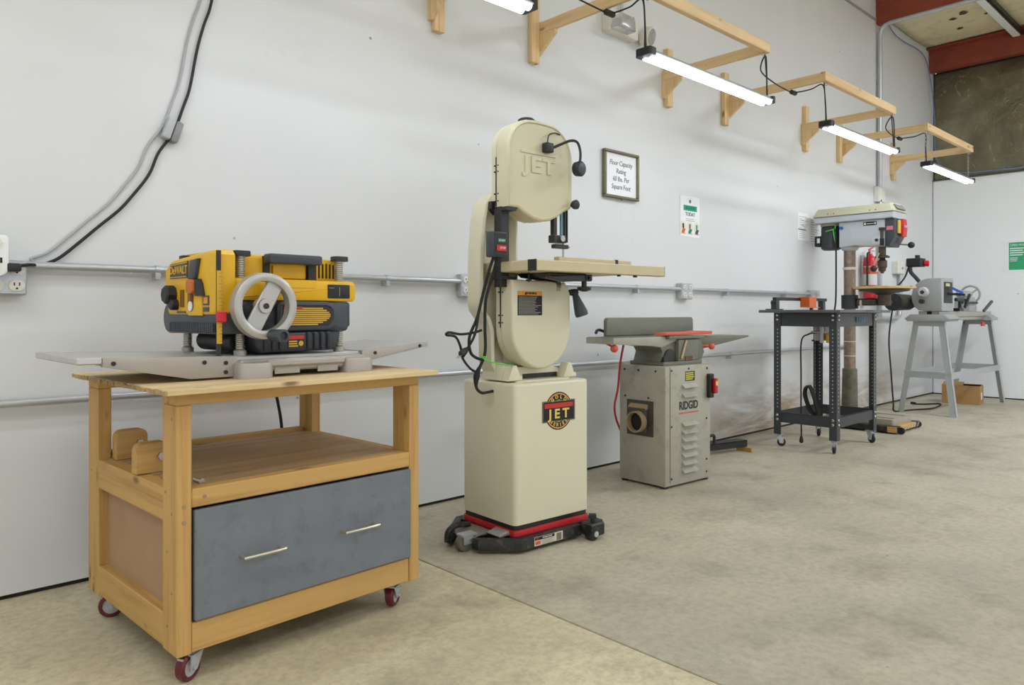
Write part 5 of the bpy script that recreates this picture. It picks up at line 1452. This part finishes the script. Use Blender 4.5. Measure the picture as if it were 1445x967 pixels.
def lathe_leg(tx, ty, fx, fy):
    a, b = Vector((tx, ty, 0.86)), Vector((fx, fy, 0.0))
    sx = 1 if fx > 0 else -1
    sy = 1 if fy > 0 else -1
    m = MB()
    w = 0.05
    for d in ('x', 'y'):
        v = []
        for p in (a, b):
            q = Vector((-sx * w, 0, 0)) if d == 'x' else Vector((0, -sy * w, 0))
            e = Vector((0, -sy * 0.004, 0)) if d == 'x' else Vector((-sx * 0.004, 0, 0))
            v += [p, p + q, p + q + e, p + e]
        o = len(m.v)
        m.v += [tuple(p) for p in v]
        m.f += [[o + i for i in q] for q in ((0, 1, 2, 3), (7, 6, 5, 4), (0, 4, 5, 1), (1, 5, 6, 2), (2, 6, 7, 3), (3, 7, 4, 0))]
    l = m.build('stand_leg', LSTAND, LT)
    MB().cyl((tx - sx * 0.03, ty + sy * 0.003, 0.83), (tx - sx * 0.03, ty - sy * 0.006, 0.83), 0.009, None, 10).build('leg_bolt', BLACKP, l)


LEGS = [(-0.71, -0.13, -0.80, -0.255), (-0.71, 0.13, -0.74, 0.255), (0.83, -0.13, 0.85, -0.245), (0.83, 0.13, 0.80, 0.255)]
for l in LEGS:
    lathe_leg(*l)
zr = 0.365


def legat(i, z):
    t_ = 1 - z / 0.86
    l = LEGS[i]
    return Vector((l[0] + (l[2] - l[0]) * t_, l[1] + (l[3] - l[1]) * t_, z))


for i, j in ((0, 1), (2, 3), (0, 2), (1, 3)):
    MB().beam(legat(i, zr), legat(j, zr), 0.006, 0.06).build('stand_rail', LSTAND, LT)
for i, j in ((0, 1), (2, 3)):
    MB().beam(legat(i, 0.84), legat(j, 0.84), 0.006, 0.05).build('stand_rail', LSTAND, LT)
MB().prism([(-0.165, 0.86), (0.165, 0.86), (0.19, 0.885), (0.14, 0.925), (-0.14, 0.925), (-0.19, 0.885)], 'yz', -0.77, -0.45, 0.006).build('headstock_foot', LGREY, LT)
MB().prism([(-0.15, 0.86), (0.15, 0.86), (0.15, 0.885), (0.1, 0.92), (-0.1, 0.92), (-0.15, 0.885)], 'yz', 0.97, 0.72, 0.006).build('tailstock_foot', LGREY, LT)
bed = MB().box(-0.70, 0.95, -0.09, -0.02, 0.9, 0.955, 0.004).box(-0.70, 0.95, 0.02, 0.09, 0.9, 0.955, 0.004).box(-0.45, 0.72, -0.085, 0.085, 0.868, 0.9, 0.004).build('bed', M('polished bed', (176, 172, 164), 0.28, 0.7), LT)
bp = MB().box(-0.38, -0.1, -0.0875, -0.0855, 0.872, 0.897).build('brand_plate', M('brass plate', (206, 190, 150), 0.4, 0.3), LT)
MB().box(-0.38, -0.3, -0.0882, -0.0875, 0.874, 0.895).build('plate_patch', BLUEP, bp)
MB().cyl((0.95, 0, 0.92), (1.0, 0, 0.92), 0.03, None, 14).build('bed_end', STEEL, LT)
# headstock: rounded end seen from the left
hs = [(-0.125, 0.956), (0.03, 0.956)] + circ(-0.005, 1.095, 0.14, 12, 285, 400)[0:0] + [(0.08, 0.965), (0.115, 1.0), (0.135, 1.05), (0.138, 1.1), (0.125, 1.16), (0.1, 1.205), (0.06, 1.24), (0.0, 1.26), (-0.125, 1.26)]
hd = MB().prism(hs, 'yz', -0.75, -0.43, 0.014, 3).build('headstock', LGREY, LT)
MB().prism([(y * 0.86 - 0.004, 1.1 + (z - 1.1) * 0.86) for y, z in hs], 'yz', -0.754, -0.7505, 0.003).build('headstock_cover', LGREY, hd)
MB().box(-0.70, -0.47, -0.129, -0.1255, 1.03, 1.225, 0.002).build('control_panel', BLACKP, hd)
MB().box(-0.66, -0.55, -0.1305, -0.1292, 1.185, 1.212).build('panel_label', M('panel yellow', (206, 196, 140), 0.5), hd)
MB().lathe((-0.7545, 0.03, 1.13), (-1, 0, 0), [(0, 0.05), (0.012, 0.048), (0.03, 0.038), (0.032, 0.02)], 22).build('hand_hub', M('silver hub', (206, 206, 206), 0.3, 0.4), hd)
MB().cyl((-0.79, 0.03, 1.13), (-0.786, 0.03, 1.13), 0.02, None, 5).cyl((-0.785, 0.04, 1.045), (-0.7545, 0.04, 1.045), 0.022, None, 14).build('hub_hole', M('dark bolt', (56, 52, 48), 0.5), hd)
MB().tube([(-0.56, -0.13, 1.115), (-0.54, -0.2, 1.11), (-0.53, -0.25, 1.105)], 0.011, 8).build('lock_lever', BLACKP, hd)
MB().beam((-0.56, -0.15, 1.17), (-0.54, -0.235, 1.12), 0.02, 0.022).build('lever_sleeve', BLUEP, hd)
MB().cyl((-0.43, 0, 1.1), (-0.36, 0, 1.1), 0.024, None, 16).build('spindle', STEEL, hd)
# motor behind the headstock
mo = MB().lathe((-0.50, 0.20, 1.04), (-1, 0.1, 0), [(0, 0.05), (0.1, 0.055), (0.12, 0.075), (0.36, 0.078), (0.38, 0.07)], 24).build('motor', M('brown black motor', (62, 58, 52), 0.4, 0.2), LT)
MB().lathe((-0.885, 0.238, 1.04), (-1, 0.1, 0), [(0, 0.082), (0.03, 0.082), (0.036, 0.06)], 24).build('motor_cap', BLACKP, mo)
MB().cyl((-0.924, 0.262, 1.04), (-0.92, 0.262, 1.04), 0.022, None, 12).build('cap_bolt', M('rust bolt', (150, 70, 50), 0.5), mo)
# switch on a bent arm
MB().tube([(-0.62, 0.09, 1.21), (-0.64, 0.13, 1.27), (-0.665, 0.17, 1.33), (-0.665, 0.17, 1.40)], 0.018, 8, 3).build('switch_arm', M('dark steel arm', (60, 61, 63), 0.4, 0.2), LT)
sb = MB().box(-0.70, -0.56, 0.07, 0.2, 1.375, 1.455, 0.008).cyl((-0.60, 0.13, 1.455), (-0.60, 0.13, 1.487), 0.022, None, 12).build('switch_box', BLACKP, LT)
MB().lathe((-0.60, 0.07, 1.405), (0.3, -1, 0), [(0, 0.026), (0.03, 0.03), (0.04, 0.022)], 14).build('stop_button', RED, sb)
MB().tube([(-0.68, 0.18, 1.38), (-0.69, 0.21, 1.28), (-0.72, 0.26, 1.2), (-0.74, 0.29, 1.17)], 0.008, 8).build('switch_cord', RUBBER, LT)
# tool rest and tailstock
MB().box(-0.32, -0.02, -0.13, -0.1, 1.05, 1.078, 0.004).cyl((-0.2, -0.115, 0.96), (-0.2, -0.115, 1.05), 0.016, None, 12).box(-0.26, -0.14, -0.13, 0.05, 0.9555, 0.985, 0.004).build('tool_rest', BLACK, LT)
MB().beam((-0.1, -0.13, 0.99), (-0.02, -0.15, 1.12), 0.018, 0.02).build('rest_lever', BLACKP, LT)
ts = MB().prism([(0.26, 0.9555), (0.52, 0.9555), (0.5, 1.06), (0.44, 1.10), (0.30, 1.10), (0.28, 1.06)], 'xz', -0.07, 0.07, 0.006).build('tailstock', LGREY, LT)
MB().box(-0.02, 0.48, -0.09, -0.062, 1.03, 1.052, 0.003).build('tailstock_bar', BLACK, LT)
MB().cyl((0.2, 0, 1.13), (0.5, 0, 1.13), 0.036, None, 18).lathe((0.14, 0, 1.13), (1, 0, 0), [(0, 0.012), (0.06, 0.022)], 14).build('quill', LGREY, ts)
hw = MB().ring((0.555, 0, 1.13), (1, 0, 0), 0.088, 0.011, 30, 8).build('tail_handwheel', LGREY, LT)
sp = MB()
for k in range(3):
    a = R(20 + 120 * k)
    sp.cyl((0.535, 0, 1.13), (0.555, 0.085 * math.cos(a), 1.13 + 0.085 * math.sin(a)), 0.009, None, 8)
sp.cyl((0.5, 0, 1.13), (0.56, 0, 1.13), 0.022, None, 14).build('wheel_spokes', LGREY, hw)
MB().beam((0.56, -0.12, 0.955), (0.7, -0.16, 1.06), 0.022, 0.022).build('tail_lever', M('dark grey grip', (86, 88, 90), 0.5), LT)
MB().box(0.58, 0.68, -0.10, -0.088, 0.8, 0.845).build('red_grip', RED, LT)
# lathe cord on the floor
MB().tube([(x - 8.2, y - 2.355, z) for x, y, z in ((7.30, 2.6, 1.0), (7.29, 2.63, 0.7), (7.31, 2.62, 0.4), (7.34, 2.61, 0.1), (7.40, 2.62, 0.01), (7.6, 2.56, 0.008), (7.85, 2.46, 0.008), (8.1, 2.46, 0.008), (8.35, 2.52, 0.008), (8.2, 2.62, 0.008), (8.15, 2.68, 0.008))], 0.0075, 8).lathe((-0.05, 0.325, 0.014), (0.2, 1, 0), [(0, 0.008), (0.01, 0.013), (0.05, 0.013)], 10).build('power_cord', RUBBER, LT)
# cardboard box
t = thing('cardboard_box', 'open brown cardboard carton on the floor beneath the lathe', 'box', (8.66, 2.40, 0), 6)
w2, d2, h2 = 0.105, 0.17, 0.19
MB().box(-w2, w2, -d2, d2, 0.001, 0.006).build('bottom', CARD, t)
for (a, b, c, d) in ((-w2, -w2 + 0.005, -d2, d2), (w2 - 0.005, w2, -d2, d2), (-w2 + 0.005, w2 - 0.005, -d2, -d2 + 0.005), (-w2 + 0.005, w2 - 0.005, d2 - 0.005, d2)):
    MB().box(a, b, c, d, 0.006, h2).build('side', CARD, t)
MB().prism([(-w2, h2), (-w2 + 0.085, h2 + 0.028), (-w2 + 0.085, h2 + 0.031), (-w2, h2 + 0.004)], 'xz', -0.02, d2 - 0.005).build('flap', CARD, t)
MB().prism([(w2, h2), (w2 - 0.08, h2 + 0.006), (w2 - 0.08, h2 + 0.01), (w2, h2 + 0.004)], 'xz', -d2 + 0.01, d2 - 0.02).build('flap', CARD, t)
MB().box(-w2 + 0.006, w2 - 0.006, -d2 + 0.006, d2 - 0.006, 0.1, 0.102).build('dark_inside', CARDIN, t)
MB().box(-0.03, 0.02, -d2 - 0.001, -d2, 0.05, 0.12).build('shipping_label', PAPER, t)
MB().box(0.04, 0.055, -d2 - 0.001, -d2, 0.02, 0.18).build('tape', M('dark tape', (104, 78, 48), 0.4), t)
